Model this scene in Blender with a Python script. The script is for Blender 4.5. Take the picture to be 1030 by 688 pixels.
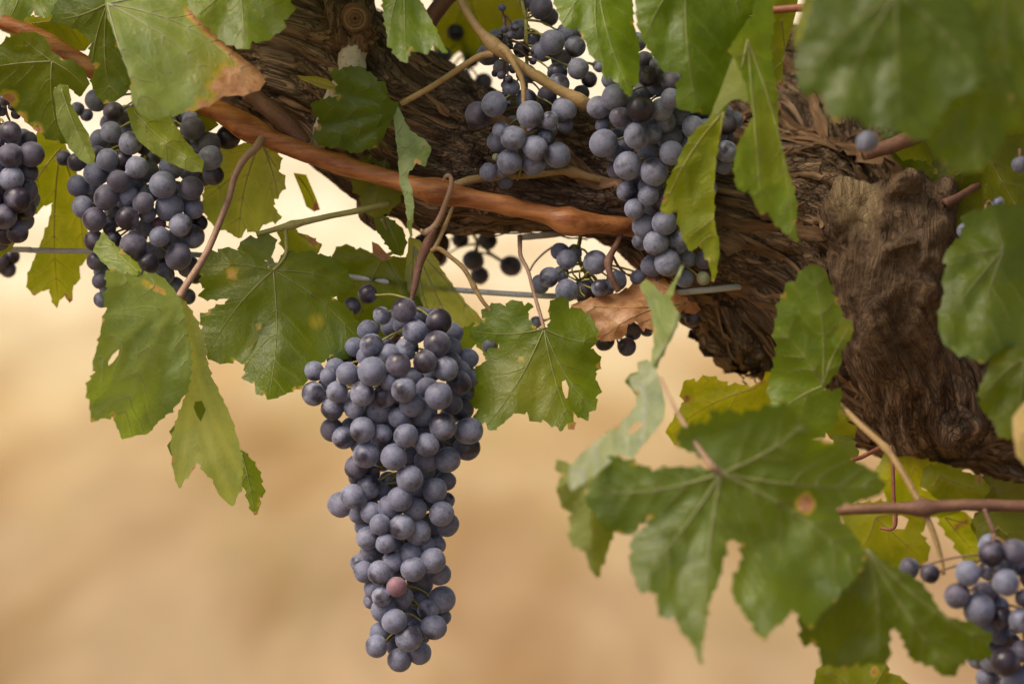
import bpy, bmesh, math, random
import numpy as np
from mathutils import Vector, Matrix, Quaternion, noise, geometry

for o in list(bpy.data.objects):
    bpy.data.objects.remove(o)
scene = bpy.context.scene
COL = scene.collection
R = math.radians
rng = random.Random(7)

# ------------------------------------------------------------------ camera
D = 1.50                 # distance of the plane in focus (metres)
S = 0.0005               # metres per photo pixel on that plane
PITCH = R(8.0)
FOCUS_H = 0.75           # height of the frame's centre above the ground
F = Vector((0, math.cos(PITCH), -math.sin(PITCH)))
RT = Vector((1, 0, 0))
UP = Vector((0, math.sin(PITCH), math.cos(PITCH)))
CAM = Vector((0, 0, FOCUS_H)) - F * D
cd = bpy.data.cameras.new('camera')
cam = bpy.data.objects.new('camera', cd)
COL.objects.link(cam)
cam.matrix_world = Matrix((( RT.x, UP.x, -F.x, CAM.x), (RT.y, UP.y, -F.y, CAM.y), (RT.z, UP.z, -F.z, CAM.z), (0, 0, 0, 1)))
cd.sensor_width = 36
cd.lens = 18 * D / (515 * S)
cd.clip_start = 0.05
cd.clip_end = 2000
cd.dof.use_dof = True
cd.dof.focus_distance = D
cd.dof.aperture_fstop = 3.7
cd.dof.aperture_blades = 9
scene.camera = cam

# ------------------------------------------------------------------ light
SUN_EL, SUN_AZ = 54.0, -118.0      # azimuth measured from +Y (away from camera) towards +X
world = bpy.data.worlds.new('World')
scene.world = world
world.use_nodes = True
nt = world.node_tree
nt.nodes.clear()
sky = nt.nodes.new('ShaderNodeTexSky')
sky.sky_type = 'NISHITA'
sky.sun_disc = False
sky.sun_elevation = R(SUN_EL)
sky.sun_rotation = R(SUN_AZ)
sky.air_density = 0.7
sky.dust_density = 6.0
sky.ozone_density = 0.3
bg = nt.nodes.new('ShaderNodeBackground')
bg.inputs['Strength'].default_value = 0.12
wo = nt.nodes.new('ShaderNodeOutputWorld')
nt.links.new(sky.outputs[0], bg.inputs[0])
nt.links.new(bg.outputs[0], wo.inputs[0])
sd = bpy.data.lights.new('sun', 'SUN')
sd.energy = 2.0
sd.angle = R(32)
sd.color = (1.0, 0.85, 0.64)
sun = bpy.data.objects.new('sun', sd)
COL.objects.link(sun)
sdir = Vector((math.sin(R(SUN_AZ)) * math.cos(R(SUN_EL)), math.cos(R(SUN_AZ)) * math.cos(R(SUN_EL)), math.sin(R(SUN_EL))))
sun.rotation_euler = sdir.to_track_quat('Z', 'Y').to_euler()
sun.location = (0, 0, 6)
scene.view_settings.view_transform = 'Standard'
scene.view_settings.look = 'None'
scene.view_settings.gamma = 1
scene.view_settings.exposure = 0.88
scene.view_settings.use_curve_mapping = False
scene.cycles.max_bounces = 8
scene.cycles.transparent_max_bounces = 8

# ------------------------------------------------------------------ helpers
def P(px, py, d=0.0):
    """a point seen at photo pixel (px, py), d millimetres behind the plane in focus"""
    z = D + d * 0.001
    k = S * z / D
    return CAM + F * z + RT * ((px - 515) * k) + UP * ((344 - py) * k)

def PN(px, py, d):
    """the same for numpy arrays"""
    z = D + np.asarray(d) * 0.001
    k = S * z / D
    a = (np.asarray(px) - 515) * k
    b = (344 - np.asarray(py)) * k
    return (np.array(CAM)[None, :] + np.outer(z, np.array(F)) + np.outer(a, np.array(RT)) + np.outer(b, np.array(UP)))

def link(name, me, mat, parent=None, loc=None):
    o = bpy.data.objects.new(name, me)
    COL.objects.link(o)
    if mat is not None:
        me.materials.append(mat)
    if parent is not None:
        o.parent = parent
    if loc is not None:
        o.location = loc
    return o

def thing(name, label, cat, loc, group=None):
    o = bpy.data.objects.new(name, None)
    COL.objects.link(o)
    o.location = loc
    o.empty_display_size = 0.01
    return tag(o, label, cat, group)

def tag(o, label, cat, group=None):
    o['label'] = label
    o['category'] = cat
    if group:
        o['group'] = group
    return o

def smooth(me):
    me.polygons.foreach_set('use_smooth', [True] * len(me.polygons))

def mesh(name, V, Fc):
    me = bpy.data.meshes.new(name)
    me.from_pydata([tuple(v) for v in V], [], [tuple(f) for f in Fc])
    me.validate()
    smooth(me)
    return me

def catmull(pts, n):
    pts = [np.array(p, float) for p in pts]
    if len(pts) < 3:
        out = []
        for i in range(len(pts) - 1):
            for k in range(n):
                out.append(pts[i] + (pts[i + 1] - pts[i]) * k / n)
        return out + [pts[-1]]
    ext = [2 * pts[0] - pts[1]] + pts + [2 * pts[-1] - pts[-2]]
    out = []
    for i in range(1, len(ext) - 2):
        p0, p1, p2, p3 = ext[i - 1:i + 3]
        for k in range(n):
            t = k / n
            out.append(0.5 * ((2 * p1) + (-p0 + p2) * t + (2 * p0 - 5 * p1 + 4 * p2 - p3) * t * t + (-p0 + 3 * p1 - 3 * p2 + p3) * t ** 3))
    out.append(pts[-1])
    return out

def tube_geo(pts, rad, sides=10, V=None, Fc=None, lump=0.0, lump_s=60.0, cap=True):
    """a swept tube through 3D points with one radius per point, appended to V, Fc"""
    V = [] if V is None else V
    Fc = [] if Fc is None else Fc
    pts = [Vector(p) for p in pts]
    n = len(pts)
    base = len(V)
    t0 = (pts[1] - pts[0]).normalized()
    a = t0.orthogonal().normalized()
    prev = t0
    for i in range(n):
        t = (pts[min(i + 1, n - 1)] - pts[max(i - 1, 0)])
        t = t.normalized() if t.length > 1e-9 else prev
        q = prev.rotation_difference(t)
        a = (q @ a)
        a = (a - t * a.dot(t)).normalized()
        b = t.cross(a)
        prev = t
        for k in range(sides):
            ang = 2 * math.pi * k / sides
            nrm = a * math.cos(ang) + b * math.sin(ang)
            r = rad[i]
            p = pts[i] + nrm * r
            if lump:
                p = p + nrm * (r * lump * (noise.noise(p * lump_s) + 0.55 * noise.noise(Vector((math.cos(ang) * 2.6, math.sin(ang) * 2.6, p.x * 12)))))
            V.append(p)
    for i in range(n - 1):
        for k in range(sides):
            k2 = (k + 1) % sides
            Fc.append((base + i * sides + k, base + i * sides + k2, base + (i + 1) * sides + k2, base + (i + 1) * sides + k))
    if cap:
        Fc.append(tuple(base + k for k in range(sides))[::-1])
        Fc.append(tuple(base + (n - 1) * sides + k for k in range(sides)))
    return V, Fc

def px_tube(path, sub=6, sides=10, V=None, Fc=None, lump=0.0, lump_s=60.0, nodes=(), origin=None):
    """path of (px, py, d mm, radius px); nodes = [(px, py, extra)] swell the tube there"""
    c = catmull(path, sub)
    pts, rad = [], []
    for q in c:
        p = P(q[0], q[1], q[2])
        r = max(q[3], 0.2) * S
        for nx, ny, ex in nodes:
            w = max(ex * 1.6, 1.0) + q[3]
            r += ex * S * math.exp(-((q[0] - nx) ** 2 + (q[1] - ny) ** 2) / (w * w))
        pts.append(p if origin is None else p - origin)
        rad.append(r)
    return tube_geo(pts, rad, sides, V, Fc, lump, lump_s)

# ------------------------------------------------------------------ materials
class N:
    """a small node-graph writer"""
    def __init__(s, name):
        s.m = bpy.data.materials.new(name)
        s.m.use_nodes = True
        s.t = s.m.node_tree
        s.t.nodes.clear()
        s.out = s.t.nodes.new('ShaderNodeOutputMaterial')
    def n(s, typ, ins=None, **kw):
        nd = s.t.nodes.new('ShaderNode' + typ)
        for k, v in kw.items():
            setattr(nd, k, v)
        for k, v in (ins or {}).items():
            s.put(nd.inputs[k], v)
        return nd
    def put(s, sock, v):
        if isinstance(v, bpy.types.NodeSocket):
            s.t.links.new(v, sock)
        elif isinstance(v, bpy.types.Node):
            s.t.links.new(v.outputs[0], sock)
        else:
            if sock.type == 'RGBA' and not isinstance(v, (int, float)) and len(v) == 3:
                v = (*v, 1)
            sock.default_value = v
    def mix(s, f, a, b, blend='MIX'):
        nd = s.n('Mix', data_type='RGBA', blend_type=blend)
        s.put(nd.inputs[0], f); s.put(nd.inputs[6], a); s.put(nd.inputs[7], b)
        return nd.outputs[2]
    def math(s, op, a, b=0.0, clamp=False):
        nd = s.n('Math', operation=op, use_clamp=clamp)
        s.put(nd.inputs[0], a); s.put(nd.inputs[1], b)
        return nd.outputs[0]
    def ramp(s, f, stops, interp='LINEAR'):
        nd = s.n('ValToRGB')
        cr = nd.color_ramp
        cr.interpolation = interp
        while len(cr.elements) < len(stops):
            cr.elements.new(0.5)
        for e, (p, c) in zip(cr.elements, stops):
            e.position = p
            e.color = (*c, 1) if not isinstance(c, (int, float)) else (c, c, c, 1)
        s.put(nd.inputs[0], f)
        return nd.outputs[0]
    def noise(s, vec, scale, detail=4, rough=0.55, dist=0.0):
        nd = s.n('TexNoise', {'Scale': scale, 'Detail': detail, 'Roughness': rough, 'Distortion': dist})
        if vec is not None:
            s.put(nd.inputs['Vector'], vec)
        return nd.outputs[0]
    def bump(s, h, strength, dist):
        return s.n('Bump', {'Height': h, 'Strength': strength, 'Distance': dist}).outputs[0]
    def done(s, shader):
        s.put(s.out.inputs[0], shader)
        return s.m

def mat_leaf():
    g = N('vine_leaf')
    tc = g.n('TexCoord').outputs['Object']
    info = g.n('ObjectInfo')
    col = g.mix(1.0, info.outputs['Color'], (1.04, 1.10, 0.50), 'MULTIPLY')
    seed = g.n('VectorMath', {0: tc, 1: g.n('CombineXYZ', {0: g.math('MULTIPLY', info.outputs['Random'], 9.0), 1: g.math('MULTIPLY', info.outputs['Random'], 4.0)})}, operation='ADD').outputs[0]
    vd = g.n('Attribute', attribute_name='vein').outputs['Fac']
    sc = g.n('Attribute', attribute_name='scorch').outputs['Fac']
    ye = g.n('Attribute', attribute_name='yellow').outputs['Fac']
    big = g.noise(seed, 38, 3)
    fine = g.noise(seed, 420, 4, 0.6)
    base = g.mix(g.ramp(big, [(0.32, 0.0), (0.70, 1.0)]), g.mix(1.0, col, (0.72, 0.80, 0.55), 'MULTIPLY'), g.mix(1.0, col, (1.55, 1.40, 0.80), 'MULTIPLY'))
    base = g.mix(g.math('MULTIPLY', g.ramp(vd, [(0.0, 1.0), (0.75, 0.0)]), 0.45), base, g.mix(1.0, col, (2.3, 1.9, 1.6), 'MULTIPLY'))
    base = g.mix(g.math('MULTIPLY', g.ramp(fine, [(0.30, 0.0), (0.75, 1.0)]), 0.30), base, g.mix(1.0, col, (1.45, 1.4, 1.5), 'MULTIPLY'))
    base = g.mix(g.math('MULTIPLY', ye, 0.9), base, (0.22, 0.20, 0.015))
    net = g.n('TexVoronoi', {'Vector': g.n('VectorMath', {0: seed, 1: g.n('VectorMath', {0: g.n('TexNoise', {'Vector': seed, 'Scale': 90.0}).outputs['Color'], 'Scale': 0.004}, operation='SCALE').outputs[0]}, operation='ADD').outputs[0], 'Scale': 300.0}, feature='DISTANCE_TO_EDGE').outputs['Distance']
    cell = g.ramp(net, [(0.0, 0.0), (0.16, 1.0)])
    base = g.mix(g.math('MULTIPLY', g.math('SUBTRACT', 1.0, cell), 0.13), base, g.mix(1.0, col, (1.9, 1.7, 1.6), 'MULTIPLY'))
    # small brown and pale specks
    vor = g.n('TexVoronoi', {'Vector': seed, 'Scale': 130.0})
    spot = g.math('MULTIPLY', g.ramp(vor.outputs['Distance'], [(0.05, 1.0), (0.14, 0.0)]), g.ramp(g.noise(seed, 30, 2), [(0.60, 0.0), (0.68, 1.0)]))
    base = g.mix(g.math('MULTIPLY', spot, 0.8), base, (0.16, 0.09, 0.03))
    brown = g.ramp(g.noise(seed, 170, 4), [(0.3, (0.36, 0.17, 0.075)), (0.6, (0.56, 0.32, 0.16)), (0.78, (0.68, 0.46, 0.27))])
    scn = g.math('ADD', sc, g.math('MULTIPLY', g.math('SUBTRACT', g.noise(seed, 190, 3), 0.5), 0.7))
    halo = g.ramp(scn, [(0.18, 0.0), (0.42, 1.0)])
    dead = g.ramp(scn, [(0.42, 0.0), (0.58, 1.0)])
    base = g.mix(g.math('MULTIPLY', halo, 0.8), base, (0.36, 0.28, 0.03))
    base = g.mix(dead, base, brown)
    # lower side: paler, greyer, matt
    back = g.n('NewGeometry').outputs['Backfacing']
    pale = g.mix(0.5, base, (0.20, 0.22, 0.085))
    side = g.mix(back, base, g.mix(dead, pale, brown))
    quilt0 = g.math('ADD', g.math('MULTIPLY', g.ramp(vd, [(0.0, 0.0), (0.6, 1.0)]), 0.6), g.math('ADD', g.noise(seed, 170, 3), g.math('MULTIPLY', fine, 0.5)))
    quilt = g.math('ADD', quilt0, g.math('MULTIPLY', cell, 0.10))
    bp = g.bump(quilt, 0.42, 0.0011)
    rough = g.math('ADD', 0.32, g.math('ADD', g.math('MULTIPLY', back, 0.25), g.math('MULTIPLY', fine, 0.18)))
    pr = g.n('BsdfPrincipled', {'Base Color': side, 'Roughness': rough, 'Specular IOR Level': 0.40, 'Normal': bp})
    tcol = g.mix(dead, g.mix(1.0, g.mix(0.30, base, (0.20, 0.20, 0.01)), (2.6, 2.7, 0.9), 'MULTIPLY'), g.mix(1.0, brown, (0.9, 0.7, 0.5), 'MULTIPLY'))
    tr = g.n('BsdfTranslucent', {'Color': tcol, 'Normal': bp})
    mx = g.n('MixShader', {0: 0.53, 1: pr.outputs[0], 2: tr.outputs[0]})
    return g.done(mx.outputs[0])

def mat_vein():
    g = N('leaf_vein')
    col = g.n('ObjectInfo').outputs['Color']
    tc = g.n('TexCoord').outputs['Object']
    c = g.mix(0.45, g.mix(1.0, col, (2.0, 1.7, 1.5), 'MULTIPLY'), (0.22, 0.25, 0.09))
    c = g.mix(g.math('MULTIPLY', g.noise(tc, 90, 2), 0.4), c, (0.30, 0.24, 0.10))
    pr = g.n('BsdfPrincipled', {'Base Color': c, 'Roughness': 0.5})
    tr = g.n('BsdfTranslucent', {'Color': c})
    return g.done(g.n('MixShader', {0: 0.25, 1: pr.outputs[0], 2: tr.outputs[0]}).outputs[0])

def mat_grape(name, bloom_lo, bloom_hi, skin, bare=0.0):
    g = N(name)
    tc = g.n('TexCoord').outputs['Object']
    info = g.n('ObjectInfo')
    rnd = info.outputs['Random']
    seed = g.n('VectorMath', {0: tc, 1: g.n('CombineXYZ', {0: g.math('MULTIPLY', rnd, 5.3), 1: g.math('MULTIPLY', rnd, 3.1), 2: g.math('MULTIPLY', rnd, 1.7)})}, operation='ADD').outputs[0]
    broad = g.noise(seed, 80, 3, 0.5, 0.0)
    fine = g.noise(seed, 900, 4, 0.65)
    mid = g.noise(seed, 260, 4, 0.6)
    # how much of the waxy bloom is left: varies from berry to berry and is rubbed off in patches
    lev = g.math('ADD', g.math('MULTIPLY', rnd, 0.20), 0.37 + bare)
    patch = g.ramp(g.math('SUBTRACT', broad, g.math('SUBTRACT', lev, 0.30)), [(0.13, 0.12), (0.26, 1.0)])
    wax = g.math('MULTIPLY', patch, g.ramp(g.math('ADD', g.math('MULTIPLY', mid, 0.55), g.math('MULTIPLY', fine, 0.45)), [(0.34, 0.42), (0.56, 1.0)]), clamp=True)
    hue = g.mix(rnd, bloom_lo, bloom_hi)
    hue = g.mix(g.math('MULTIPLY', g.ramp(mid, [(0.42, 0.0), (0.68, 1.0)]), 0.25), hue, g.mix(1.0, hue, (1.0, 0.80, 0.88), 'MULTIPLY'))
    dots = g.n('TexVoronoi', {'Vector': seed, 'Scale': 520.0})
    speck = g.math('MULTIPLY', g.ramp(dots.outputs['Distance'], [(0.10, 1.0), (0.22, 0.0)]), 0.35)
    # style scar at the berry's +Z pole
    pole = g.n('VectorMath', {0: g.n('VectorMath', {0: tc}, operation='NORMALIZE').outputs[0], 1: (0, 0, 1)}, operation='DOT_PRODUCT').outputs['Value']
    scar = g.ramp(pole, [(0.988, 0.0), (0.995, 1.0)])
    c = g.mix(wax, skin, hue)
    c = g.mix(g.math('MULTIPLY', speck, wax), c, skin)
    c = g.mix(g.math('MULTIPLY', scar, 0.5), c, (0.05, 0.03, 0.02))
    rough = g.math('ADD', 0.28, g.math('MULTIPLY', wax, 0.38))
    bp = g.bump(g.math('ADD', mid, g.math('MULTIPLY', fine, 0.5)), 0.15, 0.0004)
    pr = g.n('BsdfPrincipled', {'Base Color': c, 'Roughness': rough, 'Specular IOR Level': 0.35, 'Normal': bp,
                                'Sheen Weight': g.math('MULTIPLY', wax, 0.34), 'Sheen Roughness': 0.5, 'Sheen Tint': (0.75, 0.8, 1.0)})
    return g.done(pr.outputs[0])

def mat_stem(name, a, b, stretch=1.0, spots=0.4, rough=0.55):
    g = N(name)
    tc = g.n('TexCoord').outputs['Object']
    if stretch != 1.0:
        tc = g.n('VectorMath', {0: tc, 1: (stretch, 1.0, 1.0)}, operation='MULTIPLY').outputs[0]
    c = g.mix(g.ramp(g.noise(tc, 70 if stretch == 1.0 else 190, 5, 0.6), [(0.35, 0.0), (0.65, 1.0)]), a, b)
    f = g.noise(tc, 600, 3)
    c = g.mix(g.math('MULTIPLY', g.ramp(f, [(0.58, 0.0), (0.70, 1.0)]), spots), c, tuple(x * 0.35 for x in a))
    bp = g.bump(g.math('ADD', f, g.noise(tc, 160, 3)), 0.4, 0.0008)
    return g.done(g.n('BsdfPrincipled', {'Base Color': c, 'Roughness': rough, 'Specular IOR Level': 0.35, 'Normal': bp}).outputs[0])

def mat_bark():
    g = N('vine_bark')
    gr = g.n('Attribute', attribute_name='grain').outputs['Vector']
    hv = g.n('Attribute', attribute_name='relief').outputs['Fac']
    cut = g.n('Attribute', attribute_name='cutwood').outputs['Fac']
    tc = g.n('TexCoord').outputs['Object']
    n1 = g.noise(gr, 160, 6, 0.65, 0.5)
    n2 = g.noise(gr, 520, 5, 0.6, 0.3)
    n3 = g.noise(tc, 26, 3)
    c = g.ramp(n1, [(0.32, (0.030, 0.016, 0.009)), (0.50, (0.125, 0.079, 0.049)), (0.66, (0.30, 0.215, 0.145))])
    c = g.mix(g.math('MULTIPLY', g.ramp(n2, [(0.40, 1.0), (0.56, 0.0)]), 0.45), c, (0.035, 0.018, 0.010))
    c = g.mix(g.math('MULTIPLY', g.ramp(n3, [(0.45, 0.0), (0.65, 1.0)]), 0.35), c, (0.17, 0.095, 0.045))
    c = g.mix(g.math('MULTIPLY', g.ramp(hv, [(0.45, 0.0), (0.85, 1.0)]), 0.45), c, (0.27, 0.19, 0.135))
    wob = g.n('VectorMath', {0: gr, 1: g.n('VectorMath', {0: g.n('TexNoise', {'Vector': gr, 'Scale': 130.0, 'Detail': 3.0}).outputs['Color'], 'Scale': 0.011}, operation='SCALE').outputs[0]}, operation='ADD').outputs[0]
    e1 = g.n('TexVoronoi', {'Vector': wob, 'Scale': 85.0}, feature='DISTANCE_TO_EDGE').outputs['Distance']
    wo2 = g.n('VectorMath', {0: wob, 1: (1.0, 1.0, 2.6)}, operation='MULTIPLY').outputs[0]
    e2 = g.n('TexVoronoi', {'Vector': wo2, 'Scale': 310.0}, feature='DISTANCE_TO_EDGE').outputs['Distance']
    k1 = g.ramp(e1, [(0.0, 0.0), (0.13, 1.0)])
    k2 = g.ramp(e2, [(0.0, 0.0), (0.15, 1.0)])
    tone = g.n('TexVoronoi', {'Vector': wo2, 'Scale': 310.0}).outputs['Color']
    c = g.mix(g.math('MULTIPLY', g.n('SeparateColor', {0: tone}).outputs[0], 0.5), c, g.mix(1.0, c, (1.9, 1.75, 1.6), 'MULTIPLY'))
    c = g.mix(g.math('MULTIPLY', g.math('SUBTRACT', 1.0, k1), 0.62), c, (0.012, 0.006, 0.003))
    c = g.mix(g.math('MULTIPLY', g.math('SUBTRACT', 1.0, k2), 0.42), c, (0.016, 0.008, 0.004))
    knot = g.n('Attribute', attribute_name='knot').outputs['Fac']
    kn = g.noise(tc, 150, 7, 0.72, 0.8)
    c = g.mix(g.math('MULTIPLY', knot, 0.62), c, g.ramp(kn, [(0.35, (0.022, 0.012, 0.007)), (0.47, (0.090, 0.053, 0.031)), (0.64, (0.20, 0.135, 0.082))]))
    wood = g.ramp(g.noise(gr, 240, 4), [(0.3, (0.16, 0.10, 0.05)), (0.65, (0.36, 0.27, 0.16))])
    c = g.mix(g.math('MULTIPLY', cut, 0.85), c, wood)
    kb = g.math('SUBTRACT', 1.0, g.math('MULTIPLY', knot, 0.55))
    k1 = g.math('MULTIPLY', k1, kb)
    k2 = g.math('MULTIPLY', k2, kb)
    n1 = g.math('ADD', n1, g.math('MULTIPLY', kn, g.math('MULTIPLY', knot, 1.2)))
    bp = g.bump(g.math('ADD', g.math('ADD', n1, g.math('MULTIPLY', n2, 0.6)), g.math('ADD', g.math('MULTIPLY', k1, 0.8), g.math('MULTIPLY', k2, 0.45))), 1.0, 0.0032)
    return g.done(g.n('BsdfPrincipled', {'Base Color': c, 'Roughness': 0.85, 'Specular IOR Level': 0.2, 'Normal': bp}).outputs[0])

def mat_strip():
    g = N('bark_strip')
    gr = g.n('Attribute', attribute_name='grain').outputs['Vector']
    tc = g.n('TexCoord').outputs['Object']
    n1 = g.noise(gr, 300, 5, 0.6)
    n3 = g.noise(tc, 60, 2)
    c = g.ramp(n1, [(0.32, (0.045, 0.024, 0.012)), (0.52, (0.125, 0.072, 0.038)), (0.70, (0.26, 0.175, 0.105))])
    c = g.mix(g.math('MULTIPLY', g.ramp(n3, [(0.45, 0.0), (0.6, 1.0)]), 0.5), c, (0.20, 0.105, 0.055))
    bp = g.bump(n1, 0.8, 0.0012)
    return g.done(g.n('BsdfPrincipled', {'Base Color': c, 'Roughness': 0.85, 'Specular IOR Level': 0.2, 'Normal': bp}).outputs[0])

def mat_ground():
    g = N('dry_ground')
    pos = g.n('NewGeometry').outputs['Position']
    sep = g.n('SeparateXYZ', {0: pos})
    y = sep.outputs[1]
    flat = g.n('VectorMath', {0: pos, 1: (1.0, 0.24, 1.0)}, operation='MULTIPLY').outputs[0]
    wob = g.math('MULTIPLY', g.math('SUBTRACT', g.noise(flat, 1.6, 3), 0.5), 1.6)
    yy = g.math('ADD', y, wob)
    f = g.math('DIVIDE', yy, 24.0)
    # colour of the vineyard floor by distance: tan near the row, pale cream farther off
    c = g.ramp(f, [(0.0, (0.24, 0.170, 0.095)), (0.115, (0.26, 0.186, 0.102)), (0.15, (0.285, 0.205, 0.104)), (0.19, (0.345, 0.262, 0.135)),
                   (0.235, (0.43, 0.355, 0.218)), (0.30, (0.52, 0.464, 0.335)), (0.45, (0.57, 0.525, 0.425))])
    p1 = g.noise(flat, 2.6, 4, 0.6, 0.4)
    p2 = g.noise(flat, 7.0, 5, 0.65)
    c = g.mix(g.math('MULTIPLY', g.ramp(p1, [(0.42, 0.0), (0.58, 1.0)]), 0.75), c, g.mix(1.0, c, (0.70, 0.56, 0.40), 'MULTIPLY'))
    c = g.mix(g.math('MULTIPLY', g.ramp(p2, [(0.45, 0.0), (0.62, 1.0)]), 0.6), c, g.mix(1.0, c, (1.35, 1.38, 1.40), 'MULTIPLY'))
    c = g.mix(g.math('MULTIPLY', g.ramp(g.noise(flat, 3.6, 3), [(0.48, 0.0), (0.62, 1.0)]), 0.65), c, g.mix(1.0, c, (0.66, 0.64, 0.48), 'MULTIPLY'))
    bp = g.bump(p2, 0.5, 0.03)
    return g.done(g.n('BsdfPrincipled', {'Base Color': c, 'Roughness': 0.95, 'Specular IOR Level': 0.1, 'Normal': bp}).outputs[0])

M_LEAF = mat_leaf()
M_VEIN = mat_vein()
M_GRAPE = mat_grape('grape_skin', (0.116, 0.127, 0.190), (0.182, 0.196, 0.272), (0.014, 0.009, 0.017))
M_DARK = mat_grape('dark_grape_skin', (0.070, 0.066, 0.100), (0.110, 0.100, 0.140), (0.012, 0.007, 0.013), 0.10)
M_PINK = mat_grape('pink_grape_skin', (0.19, 0.105, 0.135), (0.21, 0.115, 0.14), (0.12, 0.035, 0.055), -0.15)
M_UNRIPE = mat_grape('unripe_grape_skin', (0.20, 0.22, 0.12), (0.24, 0.25, 0.14), (0.12, 0.14, 0.03), -0.15)
M_RACHIS = mat_stem('rachis', (0.20, 0.18, 0.035), (0.28, 0.26, 0.07), spots=0.5)
M_RACHIS_BROWN = mat_stem('rachis_brown', (0.11, 0.055, 0.035), (0.17, 0.10, 0.06), spots=0.5)
M_CANE = mat_stem('cane_bark', (0.165, 0.048, 0.014), (0.39, 0.165, 0.056), stretch=0.14, spots=0.5, rough=0.45)
M_CANE_DULL = mat_stem('dull_cane_bark', (0.10, 0.046, 0.032), (0.17, 0.085, 0.052), spots=0.5, rough=0.6)
M_SHOOT = mat_stem('shoot_bark', (0.26, 0.17, 0.07), (0.33, 0.22, 0.10), spots=0.5)
M_PETIOLE = mat_stem('petiole_pink', (0.20, 0.115, 0.075), (0.28, 0.18, 0.115), spots=0.3)
M_PETIOLE_GREEN = mat_stem('petiole_green', (0.16, 0.16, 0.035), (0.24, 0.22, 0.07), spots=0.35)
M_RED = mat_stem('petiole_red', (0.17, 0.050, 0.030), (0.22, 0.08, 0.045), spots=0.3)
M_BARK = mat_bark()
M_STRIP = mat_strip()
M_PALEWOOD = mat_stem('pale_wood', (0.34, 0.28, 0.22), (0.46, 0.40, 0.33), spots=0.6, rough=0.9)
M_WIRE = mat_stem('galvanised_wire', (0.34, 0.34, 0.33), (0.44, 0.44, 0.42), spots=0.5, rough=0.5)
M_DRIED = mat_stem('dried_berry', (0.07, 0.022, 0.015), (0.13, 0.05, 0.03), spots=0.6, rough=0.7)

# ------------------------------------------------------------------ ground
def build_ground():
    V, Fc = [], []
    xs = [-400, -60, -12] + [x * 1.0 for x in range(-6, 7)] + [12, 60, 400]
    ys = [-30, -6] + [y * 0.8 for y in range(0, 30)] + [30, 60, 150, 500]
    for y in ys:
        for x in xs:
            h = 0.0 if abs(x) > 100 or y > 100 else 0.035 * noise.noise(Vector((x * 0.7, y * 0.7, 3.3)))
            V.append((x, y, h - 0.02))
    w = len(xs)
    for j in range(len(ys) - 1):
        for i in range(w - 1):
            Fc.append((j * w + i, j * w + i + 1, (j + 1) * w + i + 1, (j + 1) * w + i))
    o = link('ground', mesh('ground', V, Fc), mat_ground())
    o['kind'] = 'structure'
    o['label'] = 'bare dry vineyard floor of pale straw and tan soil'
build_ground()

# ------------------------------------------------------------------ the old vine: trunk, arm, stub, spur
BR = [  # branches of the wood: (px, py, d mm, r px)
    ('arm', [(-420, -150, 110, 58), (-200, -110, 100, 56), (40, -62, 95, 56), (170, -12, 90, 60), (262, 40, 70, 80), (350, 92, 62, 84), (450, 154, 56, 80),
             (550, 168, 56, 70), (628, 182, 60, 76), (700, 206, 68, 96), (778, 240, 82, 114), (855, 315, 92, 118), (940, 378, 92, 98), (1040, 420, 95, 84), (1150, 520, 100, 92)]),
    ('head', [(700, 60, 120, 60), (770, 110, 118, 92), (815, 190, 116, 118), (850, 270, 108, 118)]),
    ('lobe', [(742, 282, 74, 60), (752, 322, 76, 46), (758, 350, 76, 36), (764, 368, 78, 20)]),
    ('stub', [(894, 192, 10, 46), (898, 232, 6, 63), (900, 285, 12, 67), (910, 345, 34, 68), (936, 412, 66, 66)]),
    ('stubtop', [(930, 186, 12, 32), (925, 226, 12, 42)]),
    ('lip', [(866, 184, -4, 24), (855, 212, -4, 30), (850, 246, 2, 24)]),
    ('burl', [(905, 182, -16, 16), (912, 192, -22, 20)]), ('burl', [(936, 222, -14, 18), (942, 236, -12, 20)]), ('burl', [(902, 240, -26, 15), (908, 252, -26, 18)]),
    ('burl', [(920, 282, -20, 14), (930, 296, -16, 16)]), ('burl', [(940, 190, -4, 18), (950, 204, 0, 16)]), ('burl', [(880, 300, -16, 12), (884, 340, -8, 14), (892, 380, 6, 12)]),
    ('burl', [(950, 420, 30, 20), (966, 440, 28, 18)]), ('burl', [(930, 330, -4, 14), (948, 316, 2, 12), (960, 300, 12, 9)]),
]
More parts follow.
